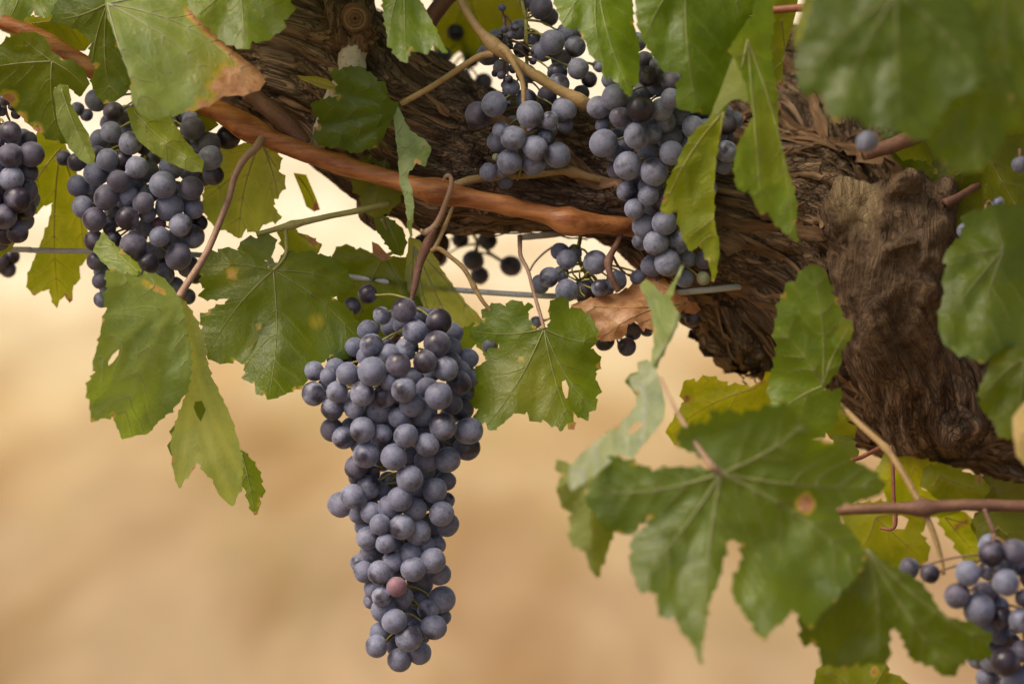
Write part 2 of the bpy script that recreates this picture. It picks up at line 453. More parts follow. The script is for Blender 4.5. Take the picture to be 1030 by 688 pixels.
def trunk_mesh():
    V, Fc = [], []
    skel = []
    for bi, (nm, path) in enumerate(BR):
        px_tube(path, 10, 24, V, Fc)
        if nm in ('burl', 'lip', 'stubtop'):
            continue
        c = catmull(path, 14)
        pts = [P(q[0], q[1], q[2]) for q in c]
        s = 0.0
        a = (pts[1] - pts[0]).orthogonal().normalized()
        for i, p in enumerate(pts):
            t = (pts[min(i + 1, len(pts) - 1)] - pts[max(i - 1, 0)]).normalized()
            a = (a - t * a.dot(t)).normalized()
            b = t.cross(a)
            if i:
                s += (p - pts[i - 1]).length
            skel.append((*p, *a, *b, s, c[i][3] * S, bi, *t))
    tmp = mesh('tmp', V, Fc)
    ob = link('tmp', tmp, None)
    md = ob.modifiers.new('r', 'REMESH')
    md.mode = 'VOXEL'
    md.voxel_size = 0.0015
    sm = ob.modifiers.new('s', 'SMOOTH')
    sm.factor = 0.8
    sm.iterations = 10
    dg = bpy.context.evaluated_depsgraph_get()
    me = bpy.data.meshes.new_from_object(ob.evaluated_get(dg))
    bpy.data.objects.remove(ob)
    bpy.data.meshes.remove(tmp)
    n = len(me.vertices)
    co = np.empty(n * 3); me.vertices.foreach_get('co', co); co = co.reshape(-1, 3)
    no = np.empty(n * 3); me.vertices.foreach_get('normal', no); no = no.reshape(-1, 3)
    K = np.array(skel)
    idx = np.empty(n, int)
    for i in range(0, n, 8000):
        d = np.linalg.norm(co[i:i + 8000, None, :] - K[None, :, :3], axis=2) / K[None, :, 10]
        idx[i:i + 8000] = d.argmin(1)
    k = K[idx]
    rel = co - k[:, :3]
    u = (rel * k[:, 3:6]).sum(1)
    v = (rel * k[:, 6:9]).sum(1)
    w = (rel * k[:, 12:15]).sum(1)
    s = k[:, 9] + w
    grain = np.stack([u + k[:, 11] * 0.7, v, s * 0.10], 1)
    hgt = np.empty(n)
    out = co.copy()
    nn = noise.noise
    knob0 = np.array(P(905, 262, 0))
    cutc = np.array(P(857, 198, 0))
    cutm = np.zeros(n); knm = np.zeros(n)
    for i in range(n):
        p = Vector(co[i]); g = Vector(grain[i])
        # swirl of the grain
        wv = Vector((nn(p * 16), nn(p * 16 + Vector((7, 1, 3))), nn(p * 14 + Vector((2, 9, 4))) * 0.4)) * 0.016
        g2 = g + wv
        grain[i] = g2
        big = nn(p * 20) * 0.0055 + nn(p * 45) * 0.0026
        a = 1 - abs(nn(g2 * 85)) * 2.0            # broad strands with sharp furrows
        b = 1 - abs(nn(g2 * 210 + Vector((3, 3, 3)))) * 2.0
        c = nn(g2 * 480)
        # flakes: terraces across the grain
        fl = nn(Vector((g2.x * 130, g2.y * 130, g2.z * 330)))
        fl = max(-1, min(1, fl * 5)) * 0.5
        kd = np.linalg.norm((co[i] - knob0) * np.array([1, 0.4, 1]))
        gn = max(0.0, 1 - kd / 0.075)
        knob = (1 - abs(nn(p * 75)) * 2) * 0.0034 * gn + nn(p * 320) * 0.0011 * gn + nn(p * 150) * 0.0026 * gn
        cm = math.exp(-((co[i][0] - cutc[0]) / 0.013) ** 2 - ((co[i][2] - cutc[2]) / 0.017) ** 2) if co[i][1] < P(0, 0, 40).y else 0
        cm = max(0.0, min(1.0, (cm - 0.35) * 4)) if k[i, 11] >= 3 else 0
        cutm[i] = cm
        knm[i] = min(1.0, gn * 2.2) if k[i, 11] >= 3 else 0.0
        f = (1 - 0.75 * cm) * (1 - 0.8 * knm[i])
        h = f * (a * 0.0026 + b * 0.0012 + c * 0.0007 + fl * 0.0024) + big + knob
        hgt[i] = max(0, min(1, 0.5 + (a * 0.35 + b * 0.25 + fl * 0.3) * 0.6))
        out[i] = co[i] + no[i] * (h - 0.002)
    me.vertices.foreach_set('co', out.ravel())
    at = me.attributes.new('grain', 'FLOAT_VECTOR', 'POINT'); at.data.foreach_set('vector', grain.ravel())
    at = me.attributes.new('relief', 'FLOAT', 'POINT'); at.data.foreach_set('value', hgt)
    at = me.attributes.new('cutwood', 'FLOAT', 'POINT'); at.data.foreach_set('value', cutm)
    at = me.attributes.new('knot', 'FLOAT', 'POINT'); at.data.foreach_set('value', knm)
    me.update()
    me.name = 'trunk'
    smooth(me)
    return me, out, no, k

def strips(me, co, no, k, count):
    """loose ribbons of bark lying along the grain, their ends lifting"""
    from mathutils.bvhtree import BVHTree
    bv = BVHTree.FromPolygons([Vector(c) for c in co], [tuple(p.vertices) for p in me.polygons])
    V, Fc, G = [], [], []
    front = np.where((no @ np.array(F)) < 0.15)[0]
    r = random.Random(11)
    vis = [i for i in front if -0.2 < co[i][0] < 0.27]
    for q in range(count):
        i = vis[r.randrange(len(vis))]
        bi = int(k[i, 11])
        if bi >= 3 and r.random() < 0.97:
            continue
        if bi == 0 and co[i][0] < 0.06 and r.random() < 0.72:
            continue
        T = Vector(k[i, 12:15])
        p = Vector(co[i])
        n0 = Vector(no[i])
        sw = r.uniform(-1.3, 1.3) if (r.random() < 0.2 and p.x > 0.08) else r.uniform(-0.25, 0.25)
        big = r.random() < 0.16 and bi < 3
        L = r.uniform(0.05, 0.11) if big else r.choice([r.uniform(0.008, 0.02), r.uniform(0.03, 0.09)])
        W = r.uniform(0.003, 0.006) if big else r.uniform(0.0007, 0.0022)
        m = 18
        base = len(V)
        step = L / m
        curl = r.choice([0.0, 0.0, 0.0012, 0.004, 0.008]) * r.uniform(0.4, 1.2)
        ok = True
        for j in range(m + 1):
            hit = bv.find_nearest(p)
            if hit[0] is None:
                ok = False; break
            loc, nr = hit[0], hit[1]
            d = (T - nr * T.dot(nr)).normalized()
            side = nr.cross(d).normalized()
            d = (d + side * (sw + 0.5 * noise.noise(loc * 60))).normalized()
            t = j / m
            wj = W * (0.25 + 0.75 * math.sin(math.pi * min(1, max(0.0, 0.06 + 0.9 * t))) ** 0.6) * (1 + 0.9 * noise.noise(loc * 260))
            lift = 0.0009 + curl * max(0, t - 0.55) ** 2 * 5 + 0.0006 * noise.noise(loc * 200)
            for e in (-1, 0, 1):
                pt = loc + nr * (lift + (0.0005 if e == 0 else -0.0002)) + side * (e * wj)
                V.append(pt)
                G.append((e * wj + q * 0.37, q * 0.11, (j * step) * 0.15))
            p = loc + d * step
        if not ok:
            del V[base:]; del G[base:]
            continue
        for j in range(m):
            for e in range(2):
                a = base + j * 3 + e
                Fc.append((a, a + 1, a + 4, a + 3))
    ms = mesh('loose_bark', V, Fc)
    if len(ms.vertices) == len(G):
        at = ms.attributes.new('grain', 'FLOAT_VECTOR', 'POINT')
        at.data.foreach_set('vector', np.array(G).ravel())
    return ms

vine_base = P(1240, 1700, 110)
vine = thing('grapevine', 'thick gnarled brown trunk and arm of the old vine with flaking bark', 'grapevine', (vine_base.x, vine_base.y, 0.0))
OFF = vine.location
tm, tco, tno, tk = trunk_mesh()
def rebase(me):
    me.transform(Matrix.Translation(-OFF))
    return me
sm_ = strips(tm, tco, tno, tk, 330)
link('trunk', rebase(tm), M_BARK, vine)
link('loose_bark', rebase(sm_), M_STRIP, vine)['kind'] = 'stuff'
def vine_part(name, path, mat, sides=16, lump=0.12, lump_s=90, sub=8, nodes=(), parent=None):
    V, Fc = px_tube(path, sub, sides, lump=lump, lump_s=lump_s, nodes=nodes, origin=OFF)
    me = mesh(name, V, Fc)
    at = me.attributes.new('grain', 'FLOAT_VECTOR', 'POINT')
    g = np.array([(v.co.x, v.co.y, v.co.z * 0.2) for v in me.vertices])
    at.data.foreach_set('vector', g.ravel())
    return link(name, me, mat, parent or vine)
# the lower trunk, out of the picture, down to the soil
vine_part('trunk_base', [(1110, 480, 98, 92), (1180, 620, 104, 92), (1225, 900, 108, 95), (1240, 1300, 110, 100), (1240, 1790, 110, 120)], M_BARK, 40, 0.18, 45, 24)
# pruned spur that hangs in front of the arm
sp = vine_part('spur', [(346, -60, 30, 25), (350, -15, 24, 25), (353, 18, 18, 26), (354, 38, 20, 23), (352, 52, 30, 18)], M_BARK, 30, 0.14, 150, 14)
vine_part('spur_collar', [(353, 31, 18, 23), (353, 40, 17, 24), (354, 48, 19, 19)], M_STRIP, 60, 0.45, 700, 10, parent=sp)
def cut_end(px, py, d, r, parent, mat):
    c = P(px, py, d)
    V, Fc = [], []
    prof = [(1.0, 0.010), (1.02, 0.004), (1.0, 0.0015), (0.90, 0.0), (0.80, 0.0006), (0.72, 0.0002), (0.60, 0.0005), (0.50, 0.0003), (0.36, 0.0006), (0.24, 0.0010), (0.13, 0.0006), (0.07, 0.0025), (0.0, 0.0032)]
    ax = (F + Vector((0.10, 0, 0.12))).normalized()
    a = ax.orthogonal().normalized(); b = ax.cross(a)
    n = 40
    for q, z in prof:
        for i in range(n):
            t = 2 * math.pi * i / n
            rr = r * S * q * (1 + 0.16 * noise.noise(Vector((math.cos(t) * 1.5, math.sin(t) * 1.5, q * 3))))
            V.append(c + a * math.cos(t) * rr + b * math.sin(t) * rr + ax * (z + 0.0011 * noise.noise(Vector((math.cos(t) * 6 * q, math.sin(t) * 6 * q, 1)))) - OFF)
    for j in range(len(prof) - 1):
        for i in range(n):
            Fc.append((j * n + i, j * n + (i + 1) % n, (j + 1) * n + (i + 1) % n, (j + 1) * n + i))
    me = mesh('cut_end', V, Fc)
    at = me.attributes.new('grain', 'FLOAT_VECTOR', 'POINT')
    g = np.array([(math.hypot(v.co.x - (c - OFF).x, v.co.z - (c - OFF).z) * 2.2, 0, 0.3) for v in me.vertices])
    at.data.foreach_set('vector', g.ravel())
    return link('cut_end', me, mat, parent)
cut_end(357, 19, 3, 15, sp, M_STRIP)
pw = vine_part('bare_wood', [(353, 44, 20, 13), (354, 58, 14, 15), (352, 74, 14, 13), (340, 94, 14, 11), (328, 116, 16, 9), (321, 140, 20, 8), (318, 158, 26, 5)], M_PALEWOOD, 22, 0.25, 160, 10)
vine_part('dead_twig', [(250, 92, 16, 9), (275, 112, 14, 9), (297, 133, 14, 10), (306, 146, 14, 7)], M_CANE_DULL, 14, 0.3, 120, 8)
vine_part('bark_knot', [(430, 235, 60, 16), (436, 250, 62, 15), (438, 262, 64, 8)], M_BARK, 16, 0.3, 120, 8)
vine_part('bark_knot', [(372, 196, 52, 14), (376, 216, 50, 14), (381, 230, 52, 7)], M_BARK, 16, 0.3, 120, 8)
vine_part('bark_knot', [(690, 312, 70, 12), (698, 324, 68, 9), (702, 330, 68, 4)], M_BARK, 16, 0.3, 200, 8)

# ------------------------------------------------------------------ canes, shoots, tendrils, wire
def cane(name, label, cat, mat, paths, group=None, sides=18, lump=0.10, lump_s=160):
    """paths = [(part name or None, path, nodes)]; the first is the thing's own mesh, the others are its parts"""
    first = None
    for nm, path, nodes in paths:
        o = P(*paths[0][1][0][:3])
        V, Fc = px_tube(path, 9, sides, lump=lump, lump_s=lump_s, nodes=nodes, origin=o)
        me = mesh(nm or name, V, Fc)
        if first is None:
            first = link(name, me, mat, None, o)
            tag(first, label, cat, group)
        else:
            link(nm, me, mat, first)
    return first
G_C = 'canes and shoots of the vine'
cane('vine_cane', 'thick orange brown cane slanting across the front of the old arm', 'cane', M_CANE,
     [(None, [(-60, 6, 30, 8), (-10, 18, 28, 8), (45, 40, 24, 8.5), (95, 70, 20, 8), (150, 88, 16, 9), (208, 106, 12, 11), (250, 129, 10, 10.5), (292, 148, 9, 9.5), (345, 166, 8, 9), (400, 182, 6, 9),
              (440, 193, 4, 10), (500, 205, 6, 9), (548, 216, 8, 9), (574, 223, 8, 10), (610, 226, 14, 9.5), (660, 232, 34, 10), (705, 240, 60, 11)],
       [(250, 128, 3.5), (345, 166, 1.6), (442, 193, 4), (510, 207, 1.5), (573, 222, 4.5), (95, 70, 3)])], G_C)
cane('vine_cane', 'dull brown cane rising from the arm behind the toothed top leaf', 'cane', M_CANE_DULL,
     [(None, [(500, -70, 30, 9), (470, -25, 32, 9), (440, 10, 34, 9), (412, 55, 40, 9), (392, 92, 46, 10), (376, 122, 60, 10)], [(415, 50, 2)])], G_C)
cane('vine_shoot', 'tan woody shoot with a forked node and a blunt broken tip among the top grapes', 'shoot', M_SHOOT,
     [(None, [(452, -30, 6, 4), (464, 2, 2, 4), (480, 28, -2, 4.5), (497, 46, -4, 6), (518, 62, -4, 5), (550, 84, -2, 5), (578, 99, 0, 6), (590, 105, 2, 6)], [(497, 46, 2), (582, 101, 1.6)]),
      ('side_stem', [(498, 46, -4, 6), (509, 52, -7, 4.5), (519, 68, -9, 3), (526, 85, -9, 2.6), (527, 110, -8, 2.4), (528, 134, -6, 2.6), (540, 131, -2, 2)], []),
      ('petiole', [(496, 54, -4, 4), (480, 58, -4, 3.5), (455, 74, -4, 3), (430, 90, -3, 3), (403, 105, -2, 3)], [])], G_C)
cane('vine_shoot', 'thin yellowish shoot lying just above the orange cane', 'shoot', M_SHOOT,
     [(None, [(455, 188, 6, 4), (470, 182, 8, 4.5), (490, 179, 12, 3.6), (530, 177, 16, 3.6), (562, 173, 16, 3.4), (578, 174, 16, 4.5), (600, 180, 18, 3.5), (625, 183, 26, 3)], [(575, 175, 1.5)])], G_C)
cane('tendril', 'brown forked tendril hooked over the orange cane above the main bunch', 'tendril', M_PETIOLE,
     [(None, [(446, 182, -10, 1.8), (449, 177, -12, 2), (453, 178, -12, 2.2), (454, 186, -11, 2.5), (449, 202, -8, 2.6), (443, 218, -4, 3), (436, 229, -2, 3.2), (428, 234, -2, 2.6), (423, 232, -3, 2.2)], [(430, 233, 1)])])
cane('tendril', 'slender tan stalk bowing from the forked tendril down to the wire', 'tendril', M_SHOOT,
     [(None, [(433, 252, 0, 2.8), (441, 250, 0, 2.6), (455, 260, 0, 2.4), (467, 271, 0, 2.4), (476, 287, 1, 2.4), (484, 301, 1, 2.2), (494, 314, 3, 2)], [(476, 288, 0.8)]),
      ('side_stem', [(456, 206, 4, 1.8), (450, 222, 2, 2), (442, 240, 0, 2.4), (436, 252, 0, 2.8)], [])])
cane('twig', 'broken pale twig jutting from below the arm above the wire', 'twig', M_PALEWOOD,
     [(None, [(521, 239, 30, 2.6), (535, 238, 32, 3.4), (557, 236, 38, 3.2), (572, 234, 48, 3)], [])])
cane('twig', 'reddish brown forked twig hanging below the arm beside a few grapes', 'twig', M_CANE_DULL,
     [(None, [(626, 232, 20, 2.6), (620, 246, 14, 3), (612, 262, 8, 3.4), (614, 276, 6, 3.2), (622, 293, 8, 3)], [(612, 263, 1.2)]),
      ('side_stem', [(616, 257, 20, 1.5), (622, 268, 22, 1.4), (629, 275, 24, 1)], [])])
cane('tendril', 'hair thin dry tendril curving down under the arm towards the wire', 'tendril', M_PETIOLE,
     [(None, [(560, 246, 60, 1.2), (548, 254, 52, 1.2), (538, 264, 50, 1.1), (532, 274, 50, 1)], [])], None, 6)
cane('trellis_wire', 'grey galvanised trellis wire running under the arm', 'wire', M_WIRE,
     [(None, [(-500, 250, 30, 2.9), (-20, 251, 32, 2.9), (40, 252, 34, 2.9), (192, 256, 36, 2.9), (285, 268, 38, 2.9), (370, 281, 40, 2.9), (450, 291, 40, 2.9), (556, 298, 38, 3.1), (625, 298, 38, 3.1), (686, 294, 36, 3.3), (738, 289, 36, 3.4), (760, 286, 60, 3.4)], [])], None, 10, 0.02)
cane('vine_shoot', 'olive green shoot crossing the bright gap left of the main bunch', 'shoot', M_PETIOLE_GREEN,
     [(None, [(258, 236, 12, 2.6), (280, 230, 12, 3.2), (296, 226, 12, 3.6), (330, 218, 12, 3), (366, 211, 14, 3.2), (392, 205, 20, 3)], [(294, 227, 1.4)]),
      ('side_stem', [(287, 229, 12, 2.2), (288, 243, 11, 1.9), (288, 256, 10, 1.8)], [])], G_C)
cane('vine_shoot', 'dull red cane crossing the lower right corner behind the front leaves', 'shoot', M_CANE_DULL,
     [(None, [(760, 520, -70, 4.5), (850, 513, -78, 4.8), (900, 511, -80, 5.2), (928, 511, -80, 6), (970, 508, -80, 5.6), (1030, 509, -80, 5.8), (1160, 512, -80, 6)], [(928, 511, 3)]),
      ], G_C)
cane('vine_shoot', 'tan side shoot slanting down behind the node of the dull red cane', 'shoot', M_SHOOT,
     [(None, [(828, 392, -56, 2.4), (846, 408, -62, 2.8), (868, 430, -68, 3.2), (892, 452, -72, 3.4), (912, 482, -76, 3.2), (926, 508, -78, 3.4), (938, 534, -80, 3), (946, 560, -80, 2.4), (949, 578, -80, 2)], [(892, 450, 1)])], G_C)
cane('petiole', 'thin red leaf stalk hanging straight down in front of yellow leaves', 'leaf stalk', M_RED,
     [(None, [(896, 448, 0, 2), (898, 470, -2, 2), (899, 500, -4, 2), (901, 524, -4, 2.2), (897, 532, -4, 1.8), (886, 531, 0, 1.5)], [])], None, 8)
cane('petiole', 'short red leaf stalk reaching left from the trunk over a bright gap', 'leaf stalk', M_RED,
     [(None, [(886, 450, 10, 3), (876, 455, 6, 2.4), (866, 460, 4, 2.2), (856, 463, 2, 2)], [])], None, 8)
cane('vine_cane', 'short stretch of reddish cane showing between the blurred top right leaves', 'cane', M_CANE_DULL,
     [(None, [(868, 155, -20, 7), (890, 149, -18, 7.5), (912, 141, -14, 8), (950, 126, 0, 8)], [])], G_C)
cane('vine_cane', 'thin red cane crossing level along the top edge between two leaves', 'cane', M_RED,
     [(None, [(738, 14, -30, 3.6), (772, 11, -34, 3.8), (812, 8, -40, 4), (850, 6, -40, 4), (1010, -8, -30, 4)], [])], G_C)
cane('tendril', 'thin dry grey stalk crossing the trunk at the far right', 'tendril', M_CANE_DULL,
     [(None, [(1040, 150, 30, 5), (1000, 176, 10, 4.5), (968, 196, -10, 4), (950, 205, -14, 5)], [])], None, 8)

# ------------------------------------------------------------------ leaves
def seg_dist(X, Y, x1, y1, x2, y2):
    dx, dy = x2 - x1, y2 - y1
    L = dx * dx + dy * dy + 1e-9
    t = np.clip(((X - x1) * dx + (Y - y1) * dy) / L, 0, 1)
    return np.hypot(X - x1 - t * dx, Y - y1 - t * dy)

def inside(X, Y, poly):
    r = np.zeros(len(X), bool)
    n = len(poly)
    for i in range(n):
        x1, y1 = poly[i]
        x2, y2 = poly[(i + 1) % n]
        if y1 == y2:
            continue
        c = ((y1 > Y) != (y2 > Y)) & (X < (x2 - x1) * (Y - y1) / (y2 - y1) + x1)
        r ^= c
    return r

def toothed(pts, period, amp, rnd):
    """the traced outline with the leaf's small saw teeth put between the traced points"""
    area = sum(pts[i][0] * pts[(i + 1) % len(pts)][1] - pts[(i + 1) % len(pts)][0] * pts[i][1] for i in range(len(pts)))
    sg = 1 if area > 0 else -1
    out = []
    for i in range(len(pts)):
        (x1, y1), (x2, y2) = pts[i], pts[(i + 1) % len(pts)]
        L = math.hypot(x2 - x1, y2 - y1)
        out.append((x1, y1))
        if L < 5:
            continue
        nx, ny = (y2 - y1) / L * sg, -(x2 - x1) / L * sg
        n = max(1, int(round(L / period)))
        for k in range(n):
            h = 1.6 * amp * min(1.0, L / n / period) * rnd.uniform(0.25, 1.35)
            for t, o in ((0.40, 0.30), (0.80, 1.05), (0.94, 0.30)):
                tt = (k + t) / n
                out.append((x1 + (x2 - x1) * tt + nx * h * o, y1 + (y2 - y1) * tt + ny * h * o))
            if k < n - 1:
                tt = (k + 1) / n
                out.append((x1 + (x2 - x1) * tt, y1 + (y2 - y1) * tt))
    return out

def blade(root, name, outline, j, tips, d, g=(0, 0), k=(0, 0, 0), folds=(), cup=0.17, wav=2.6, wl=48.0, col=(0.06, 0.09, 0.012),
          flip=False, scorch=(), yellow=(), holes=(), step=4.0, teeth=(9, 1.6), seed=1, vein_r=1.0, second=True, mat=None, label=None):
    rnd = random.Random(seed)
    o = root.location
    poly = toothed(outline, teeth[0], teeth[1], rnd) if teeth else list(outline)
    PX = np.array([p[0] for p in poly]); PY = np.array([p[1] for p in poly])
    # main veins run from the stalk to the lobe tips, bowed a little
    mains, seconds, owner = [], [], []
    for ti, t in enumerate(tips):
        a = np.array(t[:2], float); b = np.array(j, float)
        L = np.linalg.norm(a - b)
        nrm = np.array([-(a - b)[1], (a - b)[0]]) / (L + 1e-6)
        bow = (t[2] if len(t) > 2 else rnd.uniform(-0.06, 0.06)) * L
        line = [tuple(b + (a - b) * s + nrm * bow * math.sin(math.pi * s)) for s in np.linspace(0, 1, 9)]
        mains.append(line)
        if second and L > 40:
            n = max(2, int(L / 24))
            for q in range(1, n + 1):
                s = (q - 0.25 + rnd.uniform(-0.2, 0.2)) / (n + 0.5)
                p0 = np.array(line[0]) * 0 + np.array([np.interp(s, np.linspace(0, 1, 9), [l[c] for l in line]) for c in (0, 1)])
                dirv = (a - b) / L
                for sg in (-1, 1):
                    ang = sg * rnd.uniform(0.75, 1.0)
                    dv = np.array([dirv[0] * math.cos(ang) - dirv[1] * math.sin(ang), dirv[0] * math.sin(ang) + dirv[1] * math.cos(ang)])
                    ll = L * (0.44 - 0.24 * s) * rnd.uniform(0.8, 1.1)
                    wv = rnd.uniform(-0.10, 0.10)
                    cv = [tuple(p0 + dv * ll * e + dirv * ll * (0.26 * e * e + wv * math.sin(e * 5.5))) for e in np.linspace(0, 1, 8)]
                    seconds.append(cv); owner.append(ti)
    def ldist(p, line):
        return min(float(seg_dist(np.array([p[0]]), np.array([p[1]]), *line[i], *line[i + 1])[0]) for i in range(len(line) - 1))
    trimmed = []
    for own, cv in zip(owner, seconds):
        m = 2
        while m < len(cv) and all(ldist(cv[m], mains[q]) > ldist(cv[m], mains[own]) * 1.15 for q in range(len(mains)) if q != own):
            m += 1
        if m >= 3:
            trimmed.append(cv[:m])
    seconds = trimmed
    # fill the outline
    x0, x1, y0, y1 = PX.min(), PX.max(), PY.min(), PY.max()
    gx, gy = np.meshgrid(np.arange(x0, x1, step), np.arange(y0, y1, step))
    gx = gx.ravel() + np.array([rnd.uniform(-0.3, 0.3) * step for _ in range(gx.size)])
    gy = gy.ravel() + np.array([rnd.uniform(-0.3, 0.3) * step for _ in range(gy.size)])
    keep = inside(gx, gy, poly)
    for h in holes:
        keep &= ~inside(gx, gy, h)
    bd = np.full(len(gx), 1e9)
    for loop in [poly] + list(holes):
        for i in range(len(loop)):
            bd = np.minimum(bd, seg_dist(gx, gy, *loop[i], *loop[(i + 1) % len(loop)]))
    keep &= bd > step * 0.42
    pts = list(poly); edges = [(i, (i + 1) % len(poly)) for i in range(len(poly))]
    for h in holes:
        b0 = len(pts); pts += list(h)
        edges += [(b0 + i, b0 + (i + 1) % len(h)) for i in range(len(h))]
    vp = []
    for line in mains + seconds:
        for p in line[::1]:
            vp.append(p)
    vx = np.array([p[0] for p in vp] or [0.0]); vy = np.array([p[1] for p in vp] or [0.0])
    if vp:
        vi = inside(vx, vy, poly)
        for h in holes:
            vi &= ~inside(vx, vy, h)
        pts += [vp[i] for i in range(len(vp)) if vi[i]]
    pts += [(gx[i], gy[i]) for i in range(len(gx)) if keep[i]]
    res = geometry.delaunay_2d_cdt([Vector((p[0], p[1])) for p in pts], edges, [], 0, 0.05)
    X = np.array([p.x for p in res[0]]); Y = np.array([p.y for p in res[0]])
    tris = [tuple(f) for f in res[2]]
    cx = np.array([sum(X[i] for i in f) / len(f) for f in tris]); cy = np.array([sum(Y[i] for i in f) / len(f) for f in tris])
    ok = inside(cx, cy, poly)
    for h in holes:
        ok &= ~inside(cx, cy, h)
    tris = [f for f, q in zip(tris, ok) if q]
    def vdist(X, Y, lines):
        r = np.full(len(X), 1e9)
        for line in lines:
            for i in range(len(line) - 1):
                r = np.minimum(r, seg_dist(X, Y, *line[i], *line[i + 1]))
        return r
    sx = seed * 3.7
    def depth(X, Y):
        X = np.asarray(X, float); Y = np.asarray(Y, float)
        u, v = X - j[0], Y - j[1]
        z = d + g[0] * u + g[1] * v + (k[0] * u * u + k[1] * u * v + k[2] * v * v) / 1000.0
        if mains:
            z = z + cup * np.minimum(vdist(X, Y, mains), 40)
        for fx1, fy1, fx2, fy2, sl in folds:
            L = math.hypot(fx2 - fx1, fy2 - fy1)
            dd = ((X - fx1) * (fy2 - fy1) - (Y - fy1) * (fx2 - fx1)) / L
            dd = np.maximum(0, dd)
            z = z + sl * (np.sqrt(dd * dd + 16) - 4)
        if seconds:
            z = z + 0.8 * (1 - np.exp(-vdist(X, Y, seconds) / 5.0)) * (1 if not flip else -1)
        z = z + np.array([wav * (noise.noise(Vector((x / wl, y / wl, sx))) * 1.6 + 0.35 * noise.noise(Vector((x / wl * 2.8, y / wl * 2.8, sx)))) for x, y in zip(X, Y)])
        return z
    Z = depth(X, Y)
    W = PN(X, Y, Z) - np.array(o)[None, :]
    def facing(f):
        a, b, c = W[f[0]], W[f[1]], W[f[2]]
        return np.dot(np.cross(b - a, c - a), np.array(F))
    fcs = []
    for f in tris:
        s = facing(f)
        fcs.append(f if ((s < 0) != flip) else f[::-1])
    me = mesh(name, W, fcs)
    n = len(me.vertices)
    vd = np.minimum(vdist(X, Y, mains) / 9.0, vdist(X, Y, seconds) / 6.0 + 0.12) if mains else np.ones(len(X))
    def blotch(lst):
        r = np.zeros(len(X))
        for b in lst:
            if len(b) == 4:
                bx, by, br, st = b
                q = np.hypot(X - bx, Y - by) / br
            else:
                ax, ay, bx, by, br, st = b
                q = seg_dist(X, Y, ax, ay, bx, by) / br
            r = np.maximum(r, st * np.clip(1.25 - q * 0.75, 0, 1))
        return r
    if teeth:
        scorch = list(scorch) + [(*p, rnd.uniform(2.0, 4.0), rnd.uniform(0.45, 0.8)) for p in outline if rnd.random() < 0.13]
    for nm, val in (('vein', np.clip(vd, 0, 1)), ('scorch', blotch(scorch)), ('yellow', blotch(yellow))):
        at = me.attributes.new(nm, 'FLOAT', 'POINT')
        at.data.foreach_set('value', val[:n])
    ob = link(name, me, mat or M_LEAF, root)
    ob.color = (*col, 1)
    if label:
        ob['label'] = label
    # raised veins, one mesh
    V, Fc = [], []
    for lines, ra, rb in ((mains, 0.95 * vein_r, 0.22 * vein_r), (seconds, 0.34 * vein_r, 0.10)):
        for line in lines:
            c = catmull(line, 3)
            lx = np.array([p[0] for p in c]); ly = np.array([p[1] for p in c])
            q = inside(lx, ly, poly)
            for h in holes:
                q &= ~inside(lx, ly, h)
            m = len(c) if q.all() else int(np.argmin(q))
            m = m if m else (0)
            if m < 3:
                continue
            lx, ly = lx[:m], ly[:m]
            z = depth(lx, ly) - 0.10
            p3 = PN(lx, ly, z) - np.array(o)[None, :]
            rr = [(ra + (rb - ra) * i / (len(c) - 1)) * S for i in range(m)]
            tube_geo([Vector(p) for p in p3], rr, 5, V, Fc)
    if V:
        vo = link('vein', mesh('vein', V, Fc), M_VEIN, ob)
        vo.color = (*col, 1)
    return depth

GL = 'leaves on the vine'
LEAF_SEED = [10]
def leaf(label, j, d, blades, stalk=None, stalk_mat=None, cat='leaf', group=GL, name='vine_leaf'):
    root = thing(name, label, cat, P(j[0], j[1], d), group)
    for b in blades:
        LEAF_SEED[0] += 1
        b = dict(b)
        b.setdefault('seed', LEAF_SEED[0])
        b.setdefault('j', j)
        b.setdefault('d', d)
        nm = b.pop('name', 'blade')
        outl = b.pop('outline'); jj = b.pop('j'); tips = b.pop('tips', [])
        dd = b.pop('d')
        blade(root, nm, outl, jj, tips, dd, **b)
    if stalk:
        V, Fc = px_tube(stalk, 8, 10, lump=0.08, lump_s=200, origin=root.location)
        link('leaf_stalk', mesh('leaf_stalk', V, Fc), stalk_mat or M_PETIOLE, root)
    return root

DK = (0.050, 0.080, 0.010)
MID = (0.072, 0.112, 0.016)
LGT = (0.105, 0.150, 0.040)
BLU = (0.085, 0.130, 0.100)
YEL = (0.150, 0.165, 0.016)
OLV = (0.085, 0.095, 0.010)

